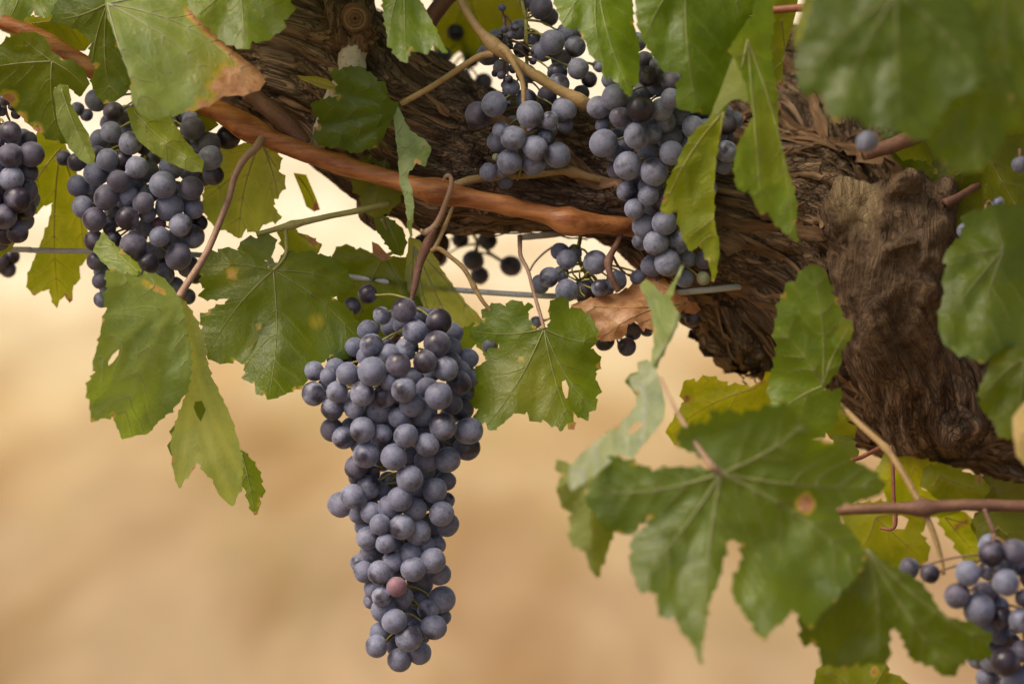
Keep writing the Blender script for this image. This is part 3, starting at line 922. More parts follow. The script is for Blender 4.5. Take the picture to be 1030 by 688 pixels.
leaf('broad pale green leaf with a scorched brown right tip above the left bunch', (108, 4), -40, [
    dict(outline=[(103, -30), (150, -34), (182, -12), (195, 14), (212, 32), (228, 47), (246, 60), (262, 73), (267, 83), (258, 92), (240, 96), (225, 97), (205, 108), (190, 112), (170, 117), (150, 120), (139, 113), (132, 100),
                  (132, 84), (128, 70), (118, 44), (108, 14)], tips=[(215, 80, -0.05), (150, 112, 0.04), (180, -5), (258, 84, -0.1)], d=-38, g=(0.03, -0.38), k=(0.6, 0, 1.2), col=(0.130, 0.175, 0.150), cup=0.06, wav=2.2,  # base colour lightened to imitate sky reflected on the blade
         scorch=[(262, 82, 26, 1.0), (236, 90, 24, 0.9), (205, 106, 12, 0.5), (194, 12, 246, 62, 7, 0.9)], yellow=[(222, 72, 26, 0.7)], teeth=(16, 1.2)),
    dict(name='folded_half', outline=[(108, -30), (70, -18), (54, 8), (52, 24), (66, 24), (76, 29), (88, 38), (92, 44), (89, 58), (96, 66), (92, 84), (98, 98), (108, 104), (118, 101), (127, 94), (133, 82), (128, 68), (118, 44), (108, 12)],
         tips=[(112, 100, 0.05), (60, 20), (92, 84)], d=-30, g=(-0.15, 0.10), k=(0, 0, 0), col=(0.045, 0.070, 0.012), cup=0.10),
])
leaf('grey green leaf spreading along the top edge over the dark hollow of the arm', (240, -20), -34, [
    dict(outline=[(176, -40), (300, -40), (292, 2), (296, 12), (285, 20), (288, 28), (278, 34), (270, 41), (254, 41), (248, 50), (236, 46), (226, 43), (212, 30), (196, 16), (184, -6)],
         tips=[(246, 48), (200, 15), (292, 14)], g=(0, -0.22), col=(0.090, 0.130, 0.052), wav=2.0, teeth=(12, 1.6))])
leaf('olive green leaf at the left edge with a brown nibbled lower rim', (52, 62), -22, [
    dict(outline=[(-30, 50), (-8, 52), (10, 38), (25, 33), (38, 34), (46, 40), (51, 52), (62, 60), (76, 63), (86, 72), (88, 88), (80, 98), (68, 86), (55, 88), (57, 110), (62, 130), (74, 146), (58, 143), (44, 137), (32, 128), (16, 112), (4, 96), (-30, 90)],
         tips=[(60, 138, 0.05), (-20, 70), (20, 36), (84, 86)], g=(0, 0.10), k=(0, 0, 0), col=(0.058, 0.082, 0.008), scorch=[(8, 100, 9, 0.6), (36, 131, 8, 0.7), (22, 118, 7, 0.6)], teeth=(11, 1.6)),
    dict(name='folded_lobe', outline=[(54, 90), (61, 85), (69, 87), (71, 104), (80, 120), (90, 140), (96, 158), (94, 165), (87, 165), (78, 158), (68, 146), (58, 124)], tips=[(92, 160, 0.03)], j=(62, 90), d=-26, g=(0.2, -0.12), col=LGT, flip=True, teeth=(20, 0.8)),
])
leaf('small dark leaf overlapping the top left corner', (20, -10), -10, [
    dict(outline=[(-30, -30), (70, -30), (62, -4), (58, 12), (46, 18), (34, 12), (20, 22), (6, 14), (-30, 26)], tips=[(46, 14), (10, 18)], g=(0, -0.2), col=MID)])
leaf('yellowish leaf glimpsed behind the red cane at the top left', (62, 20), 32, [
    dict(outline=[(44, 18), (66, 10), (86, 26), (92, 44), (84, 52), (70, 48), (54, 40), (20, 40), (0, 30), (10, 16)], tips=[(82, 46), (8, 28)], g=(0, 0.2), col=YEL)])
leaf('yellow green leaf, coloured as if backlit, hanging between the two left bunches', (60, 150), 34, [
    dict(outline=[(38, 132), (60, 138), (74, 160), (80, 186), (84, 215), (90, 240), (89, 258), (80, 268), (79, 283), (74, 287), (70, 305), (66, 297), (60, 302), (57, 310), (52, 301), (50, 291), (42, 293), (33, 297), (27, 285), (30, 272), (38, 252),
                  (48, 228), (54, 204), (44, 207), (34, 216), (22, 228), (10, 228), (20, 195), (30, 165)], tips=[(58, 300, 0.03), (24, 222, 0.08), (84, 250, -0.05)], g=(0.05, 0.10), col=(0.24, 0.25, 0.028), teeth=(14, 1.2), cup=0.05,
         scorch=[(33, 296, 4, 0.7), (70, 304, 4, 0.9), (50, 250, 4, 0.55), (57, 310, 4, 0.5)])])  # glow of light from behind painted in as a bright yellow base colour
leaf('light green leaf tip lying over the top right of the left bunch', (135, 112), -16, [
    dict(outline=[(128, 108), (150, 110), (168, 112), (182, 136), (196, 154), (205, 164), (203, 173), (192, 173), (178, 167), (164, 160), (150, 151), (138, 140), (132, 128)], tips=[(202, 168, 0.05)], g=(0.05, -0.15), col=(0.125, 0.155, 0.045), teeth=(18, 1.0))])
leaf('pale green underside of a leaf behind the pink stalk right of the left bunch', (262, 142), 26, [
    dict(outline=[(262, 140), (276, 148), (283, 162), (280, 172), (287, 180), (284, 192), (276, 200), (275, 207), (283, 220), (265, 226), (258, 234), (248, 230), (240, 240), (228, 232), (214, 226), (203, 210), (206, 186), (204, 168), (214, 156), (224, 148), (240, 146)],
         tips=[(240, 236, 0.05), (282, 218), (206, 200), (284, 178)], g=(0, 0.08), k=(0, 0, 0), col=(0.195, 0.22, 0.14), flip=True)])
leaf('yellow scrap of leaf peeping out under the scorched tip', (205, 112), 14, [
    dict(outline=[(198, 110), (212, 116), (220, 126), (212, 132), (204, 134), (198, 124)], tips=[], g=(0, 0.2), col=YEL, teeth=None)])

# the two sharp leaves left of and right of the main bunch
leaf('sharp dark green five lobed leaf just left of the main bunch', (275, 272), 4, [
    dict(outline=[(266, 262), (273, 268), (277, 266), (273, 259), (277, 247), (277, 240), (268, 235), (258, 240), (250, 238), (241, 246), (240, 252), (227, 249), (219, 254), (211, 252), (202, 258), (199, 270), (203, 277), (201, 284), (206, 290), (199, 298),
                  (212, 301), (220, 301), (231, 299), (226, 306), (216, 309), (209, 314), (201, 318), (204, 328), (202, 338), (207, 346), (206, 354), (212, 362), (224, 366), (236, 362), (246, 366), (247, 374), (245, 382), (256, 384), (258, 397), (266, 396), (271, 402), (281, 399), (296, 392), (304, 391),
                  (308, 379), (322, 366), (333, 358), (344, 362), (358, 358), (365, 345), (365, 330), (358, 322), (352, 312), (344, 305), (335, 300), (340, 295), (352, 293), (357, 288), (352, 279), (346, 270), (338, 263), (330, 258), (320, 256), (313, 252), (303, 257), (293, 252), (286, 254), (282, 259), (279, 268)],
         tips=[(271, 398, -0.04), (206, 268, 0.05), (350, 286, -0.05), (212, 350, 0.05), (358, 338, -0.05)], g=(0.02, -0.04), k=(0.9, 0, -1.1), col=(0.044, 0.074, 0.009), cup=0.10, step=3.4, teeth=(9, 1.4),
         scorch=[(233, 275, 6, 0.6), (260, 328, 4, 0.5)], yellow=[(232, 275, 14, 0.3), (318, 323, 6, 1.4)]),
    dict(name='turned_flap', outline=[(252, 326), (258, 322), (266, 326), (268, 332), (262, 340), (252, 349), (246, 351), (249, 344), (255, 336)], tips=[], d=0, j=(258, 335), g=(0.2, -0.2), col=(0.13, 0.13, 0.05), flip=True, teeth=None),
], [(275, 272, 4, 1.8), (283, 264, 6, 1.8), (288, 254, 8, 1.9), (288, 240, 11, 2)], M_PETIOLE_GREEN)
leaf('sharp bright green lobed leaf right of the main bunch hanging on a thin pink stalk', (547, 331), -6, [
    dict(outline=[(541, 332), (537, 328), (532, 322), (531, 314), (535, 306), (531, 304), (528, 308), (523, 303), (513, 302), (509, 308), (501, 305), (493, 307), (490, 309), (484, 314), (487, 321), (478, 326), (473, 333), (474, 340), (479, 344), (486, 344), (489, 342), (496, 342), (502, 346), (502, 350), (490, 352), (488, 357), (490, 362), (478, 371), (476, 378), (482, 384), (477, 391), (478, 398), (472, 406), (481, 411), (478, 422), (488, 424), (493, 433), (500, 430),
                  (508, 424), (516, 416), (530, 414), (536, 424), (546, 422), (559, 428), (566, 433), (570, 424), (574, 432), (578, 432), (577, 424), (576, 414), (584, 420), (592, 423), (592, 415), (600, 410), (599, 400), (604, 391), (599, 382), (599, 374), (604, 368), (602, 357), (594, 351), (604, 338), (599, 329), (597, 323), (589, 315), (582, 310), (573, 311), (570, 301), (562, 299), (553, 306), (552, 315), (554, 322), (551, 329)],
         tips=[(574, 426, 0.03), (478, 334, -0.05), (600, 345, 0.06), (490, 428, -0.04), (598, 415, 0.05)], g=(0.0, -0.02), k=(1.2, 0, -1.2), col=(0.054, 0.092, 0.012), cup=0.11, step=3.2, teeth=(10, 1.5),
         holes=[[(565, 384), (569, 382), (572, 390), (571, 400), (569, 401), (566, 393)]], yellow=[(535, 388, 34, 0.45), (548, 410, 20, 0.4)], scorch=[(577, 430, 5, 0.8), (524, 361, 3, 0.6)])],
    [(547, 331, -6, 2), (545, 322, -4, 2), (536, 291, 2, 1.9), (531, 272, 6, 2), (524, 258, 10, 2.2), (523, 248, 16, 2.3), (523, 238, 26, 2.6)], M_PETIOLE)
leaf('pale yellow green leaf end showing behind the bright leaf right of the main bunch', (480, 345), 22, [
    dict(outline=[(462, 332), (478, 326), (500, 336), (500, 352), (490, 362), (486, 354), (479, 346), (470, 352), (460, 350)], tips=[], g=(0, 0.1), col=LGT)])
leaf('dark shaded leaf behind the top left of the main bunch', (386, 258), 36, [
    dict(outline=[(334, 257), (342, 248), (350, 246), (358, 251), (364, 250), (372, 254), (384, 258), (398, 258), (410, 262), (420, 280), (424, 310), (410, 336), (388, 344), (366, 340), (350, 326), (340, 306), (338, 290)],
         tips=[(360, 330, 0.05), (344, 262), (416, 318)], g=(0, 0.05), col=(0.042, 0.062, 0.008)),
    dict(name='torn_edge', outline=[(375, 256), (374, 243), (381, 246), (388, 254), (395, 260), (385, 263)], tips=[], d=32, j=(384, 255), col=OLV, scorch=[(380, 252, 14, 1.0)], teeth=None)],
    [(386, 258, 36, 1.8), (396, 252, 32, 2), (392, 236, 26, 2), (384, 220, 20, 2)], M_PETIOLE_GREEN)
leaf('small dark leaf between the green shoot and the hanging folded tip', (388, 222), 22, [
    dict(outline=[(376, 220), (386, 217), (398, 224), (406, 232), (409, 246), (403, 258), (395, 254), (387, 243), (379, 232)], tips=[(402, 254)], g=(0, 0.1), col=(0.05, 0.08, 0.01))])
leaf('pale veined leaf underside behind the top right of the main bunch', (416, 248), 34, [
    dict(outline=[(412, 238), (424, 244), (432, 250), (442, 268), (456, 288), (468, 304), (482, 318), (488, 326), (474, 330), (468, 336), (470, 344), (462, 353), (452, 346), (430, 340), (412, 330), (406, 300), (408, 270)],
         tips=[(478, 322, -0.03), (440, 340, 0.03), (462, 346, 0.0), (412, 320)], g=(0, 0.06), col=(0.195, 0.21, 0.14), flip=True, teeth=(16, 1.0), vein_r=1.2)])
leaf('thin yellow green leaf scraps behind the green shoot', (300, 235), 26, [
    dict(outline=[(279, 232), (290, 226), (300, 234), (312, 238), (324, 247), (318, 256), (322, 264), (300, 262), (286, 252)], tips=[(318, 250)], col=(0.12, 0.13, 0.02), scorch=[(310, 238, 318, 246, 3, 0.7)])])
leaf('narrow curled yellow leaf sliver hanging in the bright gap under the arm', (300, 178), 40, [
    dict(outline=[(295, 174), (308, 176), (314, 190), (319, 202), (322, 211), (316, 213), (308, 208), (304, 196)], tips=[(317, 210)], g=(0.4, 0.1), col=(0.15, 0.16, 0.03), scorch=[(319, 209, 6, 0.9)], teeth=None)])

# folded leaf at the left, in front
leaf('big folded leaf hanging from the pink stalk below the left bunch', (180, 298), -16, [
    dict(outline=[(180, 298), (172, 288), (163, 279), (154, 275), (143, 276), (134, 277), (126, 276), (112, 271), (106, 274), (108, 290), (104, 298), (108, 310), (103, 322), (101, 336), (97, 352), (93, 366), (96, 374), (87, 388), (90, 402), (92, 425), (101, 421), (113, 418), (119, 432), (123, 442), (136, 438), (149, 436), (159, 424), (174, 411),
                  (182, 402), (189, 390), (192, 372), (191, 350), (187, 324)], tips=[(122, 436, 0.06), (94, 372, 0.05), (110, 282, 0.06), (186, 380, -0.05)], g=(0.14, -0.28), k=(-1.6, 0, 1.4), col=(0.088, 0.128, 0.100), cup=0.10, teeth=(10, 1.6), step=3.5,  # blade colour paled to imitate the sheen of the sky
         holes=[[(109, 364), (113, 357), (120, 351), (119, 357), (114, 364), (109, 368)]], scorch=[(92, 424, 3, 0.7), (144, 284, 165, 294, 3, 0.6)]),
    dict(name='upper_lobe', outline=[(104, 233), (109, 240), (116, 247), (124, 253), (132, 260), (139, 266), (142, 274), (136, 277), (126, 277), (116, 274), (108, 268), (100, 260), (94, 250), (99, 242)], tips=[(104, 236, -0.05)], j=(140, 274), d=-18, g=(0.0, -0.3), col=LGT, teeth=(12, 1.0)),
    dict(name='hanging_lobe', outline=[(180, 298), (188, 306), (194, 316), (200, 328), (205, 340), (207, 358), (212, 378), (220, 394), (230, 414), (236, 432), (241, 448), (245, 466), (246, 482), (240, 496), (233, 509), (228, 505), (220, 497), (214, 482), (208, 478), (202, 468), (197, 464), (195, 472), (186, 482), (180, 491), (176, 480), (173, 462), (172, 444), (178, 422), (186, 400), (192, 374), (190, 350), (186, 322)],
         tips=[(233, 505, 0.04), (180, 486, -0.06), (243, 478, 0.05)], j=(180, 298), d=-15, g=(0.25, -0.06), k=(0, 0, 0), col=(0.21, 0.24, 0.24), second=False, flip=True, cup=-0.10, teeth=(13, 1.3), step=3.5,
         holes=[[(196, 404), (203, 403), (207, 412), (202, 424), (198, 418), (195, 410)]]),
    dict(name='tip_lobe', outline=[(243, 452), (250, 459), (257, 468), (262, 478), (263, 486), (267, 495), (261, 500), (262, 508), (256, 518), (251, 508), (248, 495), (243, 486), (246, 470)], tips=[(256, 514)], j=(243, 455), d=-14, g=(0.2, -0.1), col=(0.075, 0.115, 0.02), teeth=(9, 1.2), scorch=[(256, 518, 3, 0.9)]),
    dict(name='back_lobe', outline=[(180, 424), (175, 428), (170, 434), (174, 440), (168, 448), (172, 458), (180, 462)], tips=[], j=(178, 440), d=-6, col=DK, teeth=None),
    dict(name='inner_lobe', outline=[(194, 402), (204, 401), (209, 412), (204, 428), (196, 420), (192, 410)], tips=[], j=(200, 410), d=-8, col=DK, teeth=None),
], [(180, 299, -16, 4.2), (188, 286, -14, 3.8), (208, 254, -10, 3.5), (220, 226, -6, 3.4), (230, 200, -4, 3.4), (236, 178, -2, 3.6), (246, 160, 0, 3.8), (258, 148, 2, 4.2), (264, 138, 6, 4.4)], M_PETIOLE)

# top middle
leaf('dark green folded leaf in front of the pale bare wood of the spur', (401, 107), -12, [
    dict(outline=[(331, 68), (341, 71), (348, 68), (362, 67), (368, 72), (374, 74), (379, 82), (388, 83), (389, 96), (384, 92), (392, 100), (401, 107), (398, 114), (390, 128), (384, 140), (377, 149), (369, 150), (362, 154), (350, 152), (341, 149), (330, 148), (319, 144), (315, 135), (320, 128), (321, 120), (314, 111), (313, 104), (326, 100), (341, 97), (336, 92), (340, 86), (334, 78)],
         tips=[(336, 72, 0.03), (318, 106, -0.04), (320, 140, -0.06), (364, 152, -0.06)], g=(0.05, 0.06), k=(0.4, 0, 0.5), col=(0.046, 0.078, 0.007), step=3.4),
    dict(name='front_lobe', outline=[(378, 88), (386, 94), (394, 103), (402, 110), (407, 122), (412, 131), (420, 137), (428, 141), (434, 151), (430, 160), (427, 168), (419, 164), (412, 172), (410, 178), (415, 192), (416, 212), (413, 240), (410, 222), (407, 200), (402, 180), (401, 160), (398, 138), (396, 118), (386, 102)],
         tips=[(428, 160, -0.1), (412, 236, -0.02)], d=-14, g=(-0.15, -0.10), col=BLU, cup=0.06, teeth=(14, 1.0)),
    dict(name='lower_lobe', outline=[(390, 128), (397, 120), (400, 150), (402, 172), (404, 190), (402, 204), (388, 215), (377, 220), (368, 212), (363, 206), (363, 198), (355, 190), (354, 183), (350, 176), (364, 160), (378, 150)], tips=[(376, 214, 0.0), (360, 186)], j=(396, 124), d=20, g=(-0.1, 0.04), col=(0.085, 0.100, 0.014)),
])
leaf('small pale dry leaf tip poking out left of the spur', (340, 90), -6, [
    dict(outline=[(298, 76), (306, 77), (318, 77), (330, 80), (342, 90), (334, 91), (322, 89), (312, 84), (304, 81)], tips=[(302, 78)], g=(0.1, -0.2), col=(0.22, 0.20, 0.11), teeth=None, yellow=[])])
leaf('toothed green leaf hanging from the top edge just right of the spur', (406, -20), -28, [
    dict(outline=[(382, -24), (424, -24), (422, 0), (430, 14), (440, 33), (450, 54), (444, 52), (436, 44), (433, 50), (428, 55), (423, 53), (413, 50), (409, 64), (401, 60), (395, 50), (389, 46), (390, 38), (387, 22)], tips=[(408, 60, 0.0), (447, 52, -0.05), (391, 44, 0.05)], g=(0, -0.26), col=(0.080, 0.128, 0.034), teeth=(9, 1.3))])
leaf('dim yellow olive leaf deep behind the tan shoot at the top', (470, -10), 120, [
    dict(outline=[(440, -30), (540, -30), (528, 20), (510, 50), (494, 62), (478, 60), (462, 52), (448, 60), (436, 52), (434, 20)], tips=[(490, 58), (444, 50)], g=(0, 0.1), col=(0.105, 0.105, 0.008), teeth=(14, 2))])
leaf('green leaf with a split pointed tip hanging at the top left of the middle grapes', (600, -20), -36, [
    dict(outline=[(552, -28), (638, -28), (636, 0), (637, 24), (642, 42), (643, 62), (642, 84), (636, 87), (634, 98), (628, 92), (624, 86), (616, 81), (612, 74), (611, 82), (606, 70), (605, 63), (598, 60), (592, 53), (590, 44), (585, 36), (582, 28), (574, 30), (567, 28), (563, 16), (557, 2)],
         tips=[(634, 94, 0.04), (566, 24, 0.05), (608, 72, 0.05)], g=(0, -0.20), k=(0.8, 0, 0), col=(0.070, 0.115, 0.022), teeth=(9, 1.2))])
leaf('broad green leaf covering the top of the right middle bunch', (690, -30), -66, [
    dict(outline=[(636, -34), (768, -34), (760, 4), (752, 22), (744, 38), (736, 52), (733, 66), (729, 84), (722, 102), (714, 116), (704, 113), (694, 112), (681, 109), (680, 96), (682, 82), (687, 77), (681, 73), (674, 72), (667, 72), (662, 62), (656, 54), (650, 46), (645, 36), (641, 22)],
         tips=[(700, 110, 0.03), (648, 40, 0.05), (752, 10)], g=(0.02, -0.10), k=(1.2, 0, 0.4), col=(0.056, 0.094, 0.014), teeth=(12, 1.3))])
leaf('twisted folded leaf with two long hanging points in front of the trunk', (742, 44), -78, [
    dict(name='back_lobe', outline=[(732, 104), (722, 112), (712, 122), (700, 131), (692, 142), (686, 152), (682, 164), (676, 174), (671, 186), (667, 200), (664, 212), (672, 216), (681, 211), (683, 228), (688, 242), (696, 253), (702, 247), (706, 250), (712, 262), (718, 284), (721, 270), (724, 252), (721, 236), (718, 220), (718, 190), (720, 160), (724, 136)],
         tips=[(718, 280, 0.03), (668, 208, 0.05)], j=(728, 112), d=-70, g=(-0.1, 0.05), col=(0.130, 0.155, 0.016), cup=0.05, teeth=(14, 1.2), scorch=[(718, 284, 3, 0.9)]),
    dict(name='pale_fold', outline=[(737, 58), (748, 66), (756, 80), (756, 98), (750, 104), (744, 100), (736, 101), (728, 108), (716, 124), (712, 120), (722, 98), (730, 76)], tips=[], j=(742, 70), d=-76, g=(-0.3, 0.02), col=(0.135, 0.165, 0.085), flip=True, teeth=None),
    dict(name='front_lobe', outline=[(734, 50), (744, 32), (756, 18), (762, -10), (776, -14), (778, 24), (774, 48), (778, 74), (782, 100), (782, 126), (787, 150), (793, 172), (799, 194), (802, 208), (800, 224), (802, 244), (797, 240), (786, 230), (779, 226), (774, 213), (765, 216), (759, 204), (754, 190), (748, 194), (741, 188), (738, 168), (742, 146), (752, 128), (758, 118), (754, 104), (750, 84), (742, 66)],
         tips=[(799, 240, -0.04), (744, 184, 0.05), (766, 210, 0.0)], j=(752, 40), d=-80, g=(0.15, -0.12), col=(0.085, 0.130, 0.026), cup=0.08, teeth=(13, 1.3), yellow=[(770, 110, 780, 160, 20, 0.35), (748, 50, 14, 0.4)]),
])
leaf('narrow yellowish leaf edge between the twisted leaf and the blurred top right leaf', (786, 20), -30, [
    dict(outline=[(772, -20), (806, -20), (800, 16), (790, 50), (787, 78), (785, 88), (780, 80), (775, 66), (772, 40)], tips=[(785, 84)], g=(0.3, 0.1), col=(0.12, 0.13, 0.014), teeth=None, scorch=[(785, 87, 4, 0.8)])])
leaf('pale blurred leaf edge turned sideways at the top beside the red cane', (822, -10), -190, [
    dict(outline=[(812, -30), (838, -30), (830, 4), (820, 22), (808, 40), (798, 50), (799, 30), (806, 10)], tips=[(802, 46)], g=(0.5, -0.2), col=(0.16, 0.19, 0.11), flip=True, teeth=None)])
leaf('large blurred dark green leaf at the top right with rounded teeth', (902, -6), -215, [
    dict(outline=[(826, -34), (985, -34), (976, 2), (986, 32), (992, 60), (990, 78), (986, 92), (972, 94), (957, 97), (948, 112), (940, 128), (933, 141), (916, 139), (904, 130), (893, 126), (880, 128), (868, 127), (862, 118), (852, 117), (838, 122), (831, 108), (828, 96), (820, 92), (810, 97), (804, 84), (800, 60), (806, 40), (816, 14)],
         tips=[(906, 130, 0.02), (808, 84, 0.05), (986, 80, -0.05), (846, 112, 0.05)], g=(0.02, -0.06), k=(0.5, 0, -0.2), cup=0.09, col=(0.038, 0.064, 0.012), step=5, teeth=(16, 2.2), vein_r=1.0)])
leaf('blurred green leaf under the large top right leaf at the right edge', (1000, 60), -195, [
    dict(outline=[(968, 70), (1000, 62), (1020, 78), (1018, 98), (1027, 112), (1026, 128), (1010, 132), (1006, 146), (1000, 156), (986, 172), (966, 172), (948, 164), (936, 150), (932, 138), (944, 110), (956, 92)], tips=[(984, 168), (1022, 122), (938, 146)], g=(0, -0.08), col=(0.066, 0.100, 0.020), step=5, teeth=(14, 2))])
leaf('blurred leaf filling the top right corner', (1010, -20), -180, [
    dict(outline=[(946, -34), (1080, -34), (1080, 104), (1030, 102), (1012, 100), (1004, 82), (990, 40), (978, 28), (962, 18), (954, 4)], tips=[(970, 24), (1012, 94), (1060, 60)], g=(0, -0.12), col=(0.072, 0.108, 0.030), step=5, teeth=(16, 2.2))])
leaf('deep olive leaf in the shade behind the right edge leaves', (990, 150), -10, [
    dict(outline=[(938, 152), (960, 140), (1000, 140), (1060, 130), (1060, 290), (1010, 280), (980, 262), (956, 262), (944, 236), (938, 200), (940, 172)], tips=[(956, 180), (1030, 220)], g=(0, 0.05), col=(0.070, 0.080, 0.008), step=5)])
leaf('yellow green leaf half hidden above the top of the gnarled stub', (930, 140), -6, [
    dict(outline=[(900, 152), (914, 144), (934, 138), (956, 150), (962, 172), (950, 190), (942, 176), (932, 162), (918, 160), (906, 160)], tips=[(946, 176)], g=(0, 0.1), col=(0.105, 0.110, 0.010))])
leaf('blurred blue green leaf at the right edge beside the gnarled stub', (1010, 250), -100, [
    dict(outline=[(1000, 206), (1020, 208), (1080, 200), (1080, 350), (1030, 346), (1012, 348), (1000, 356), (986, 365), (974, 358), (962, 356), (948, 344), (944, 326), (946, 310), (950, 296), (948, 280), (954, 268), (948, 262), (954, 250), (966, 240), (970, 228), (966, 218), (984, 212)],
         tips=[(954, 262, 0.03), (984, 360, 0.04), (948, 330), (1000, 212)], g=(0, -0.14), k=(0.6, 0, -0.8), col=(0.056, 0.092, 0.036), step=5, teeth=(13, 1.8))])
leaf('dark blurred leaf at the right edge below the blue green leaf', (1030, 360), -120, [
    dict(outline=[(1000, 352), (1020, 346), (1080, 340), (1080, 430), (1032, 428), (1018, 442), (1004, 438), (1000, 424), (988, 412), (984, 394), (992, 376)], tips=[(990, 396), (1014, 438)], g=(0, -0.10), col=(0.046, 0.070, 0.008), step=5)])
leaf('blurred beige dead leaf at the far right edge below the trunk', (1040, 430), -150, [
    dict(outline=[(1030, 404), (1060, 396), (1070, 470), (1034, 472), (1022, 458), (1019, 436), (1018, 420)], tips=[(1024, 440)], g=(0, -0.1), col=(0.34, 0.25, 0.34), teeth=None, step=5)], name='dead_leaf', group=None, cat='dead leaf')

# the brown dead leaf on the wire
leaf('crumpled brown dead leaf caught on the wire under the right middle bunch', (690, 305), 10, [
    dict(outline=[(574, 307), (586, 303), (597, 300), (610, 297), (622, 295), (632, 290), (639, 284), (645, 277), (652, 279), (660, 283), (669, 280), (674, 290), (682, 296), (692, 302), (702, 307), (705, 312), (696, 316), (688, 312), (680, 316), (668, 324), (660, 330), (655, 332), (650, 329), (647, 334), (642, 326), (639, 323), (632, 326), (628, 338), (622, 341), (612, 343), (604, 343), (600, 334), (596, 324), (589, 315)],
         tips=[(606, 338, 0.08), (580, 307, -0.03), (646, 280, 0.08), (640, 325)], g=(0, -0.45), k=(0, 0, 5), col=(0.30, 0.17, 0.08), scorch=[(575, 310, 700, 312, 120, 1.0)], wav=3.5, wl=26, cup=0.14, teeth=(10, 1.0), folds=[(672, 270, 668, 345, 0.6)])],
    name='dead_leaf', group=None, cat='dead leaf')
leaf('blurred pale folded leaf twisting down in front of the dead brown leaf', (662, 372), -100, [
    dict(name='upper_lobe', outline=[(688, 266), (682, 280), (674, 300), (678, 308), (684, 318), (680, 332), (672, 346), (665, 360), (659, 372), (655, 366), (658, 348), (657, 332), (656, 316), (650, 300), (644, 286), (650, 281), (660, 290), (668, 298), (678, 282)], tips=[(684, 272, 0.1)], j=(658, 366), d=-100, g=(-0.2, -0.1), col=(0.125, 0.165, 0.140), teeth=(16, 1.0), step=4),
    dict(name='lower_lobe', outline=[(642, 364), (652, 362), (659, 370), (663, 382), (667, 396), (669, 410), (666, 424), (656, 436), (646, 448), (636, 461), (622, 456), (608, 470), (594, 481), (584, 488), (574, 493), (571, 480), (576, 466), (590, 452), (604, 440), (620, 430), (632, 418), (640, 408), (641, 396), (634, 388), (634, 378), (642, 376)],
         tips=[(576, 488, 0.06), (640, 372)], j=(660, 372), d=-100, g=(0.25, -0.35), col=(0.27, 0.32, 0.70), flip=False, cup=0.05, teeth=(18, 1.0), holes=[[(632, 432), (640, 424), (648, 426), (640, 434), (632, 438)]]),
    dict(name='back_lobe', outline=[(634, 376), (642, 374), (644, 392), (640, 398), (634, 390), (628, 384)], tips=[], j=(638, 384), d=-92, col=DK, teeth=None),
])
leaf('blurred dull green lobe hanging behind the big front leaf at its left', (600, 470), -128, [
    dict(outline=[(562, 462), (580, 470), (600, 470), (630, 480), (622, 520), (610, 556), (600, 581), (592, 568), (590, 556), (582, 550), (575, 549), (573, 534), (575, 517), (564, 506), (560, 490), (566, 478), (558, 470)], tips=[(598, 574, 0.04), (564, 490)], g=(0.1, -0.05), col=(0.080, 0.105, 0.026), teeth=(12, 1.6), flip=True, step=4.5)])
leaf('big blurred front leaf with spread lobes at the lower right of the middle', (725, 476), -150, [
    dict(outline=[(722, 474), (712, 464), (700, 456), (690, 452), (680, 446), (680, 434), (690, 430), (700, 424), (710, 428), (716, 422), (714, 412), (724, 416), (736, 412), (746, 418), (752, 412), (762, 414), (772, 407), (782, 410), (790, 404), (800, 418), (812, 424), (816, 440), (830, 444), (846, 450), (854, 462), (872, 470), (884, 480), (891, 489), (882, 498), (868, 502), (852, 506), (840, 510), (846, 524), (858, 536), (866, 549), (871, 562), (866, 574), (858, 584), (848, 592), (840, 604), (826, 616), (815, 632),
                  (806, 620), (798, 612), (792, 620), (782, 628), (776, 634), (766, 643), (758, 628), (750, 620), (746, 610), (740, 606), (736, 590), (742, 574), (747, 562), (746, 548), (738, 542), (731, 544), (728, 560), (724, 580), (718, 594), (712, 608), (709, 632), (704, 668), (700, 654), (694, 644), (684, 632), (680, 619), (670, 622), (662, 616), (662, 598), (654, 594), (644, 596), (640, 584), (634, 572), (636, 556), (634, 546), (642, 536), (650, 530), (654, 520), (644, 526), (636, 538), (622, 536), (607, 531), (600, 518), (590, 506), (588, 494), (602, 480), (604, 470), (614, 458), (626, 462), (640, 466), (656, 474), (672, 470), (690, 470), (708, 472)],
         tips=[(704, 660, 0.02), (600, 496, -0.05), (812, 424, 0.05), (866, 572, -0.05), (640, 586, -0.03), (884, 490, 0.03)], g=(0.0, 0.02), k=(0.6, 0, -1.3), col=(0.048, 0.080, 0.020), cup=0.09, step=4.5, teeth=(14, 2.0), scorch=[(810, 506, 9, 0.9)], vein_r=1.5, wav=2.4)],
    [(725, 476, -150, 3.2), (716, 468, -152, 2.6), (704, 452, -146, 2.2), (690, 430, -140, 2), (676, 405, -130, 1.8), (664, 380, -118, 1.8)], M_PETIOLE)
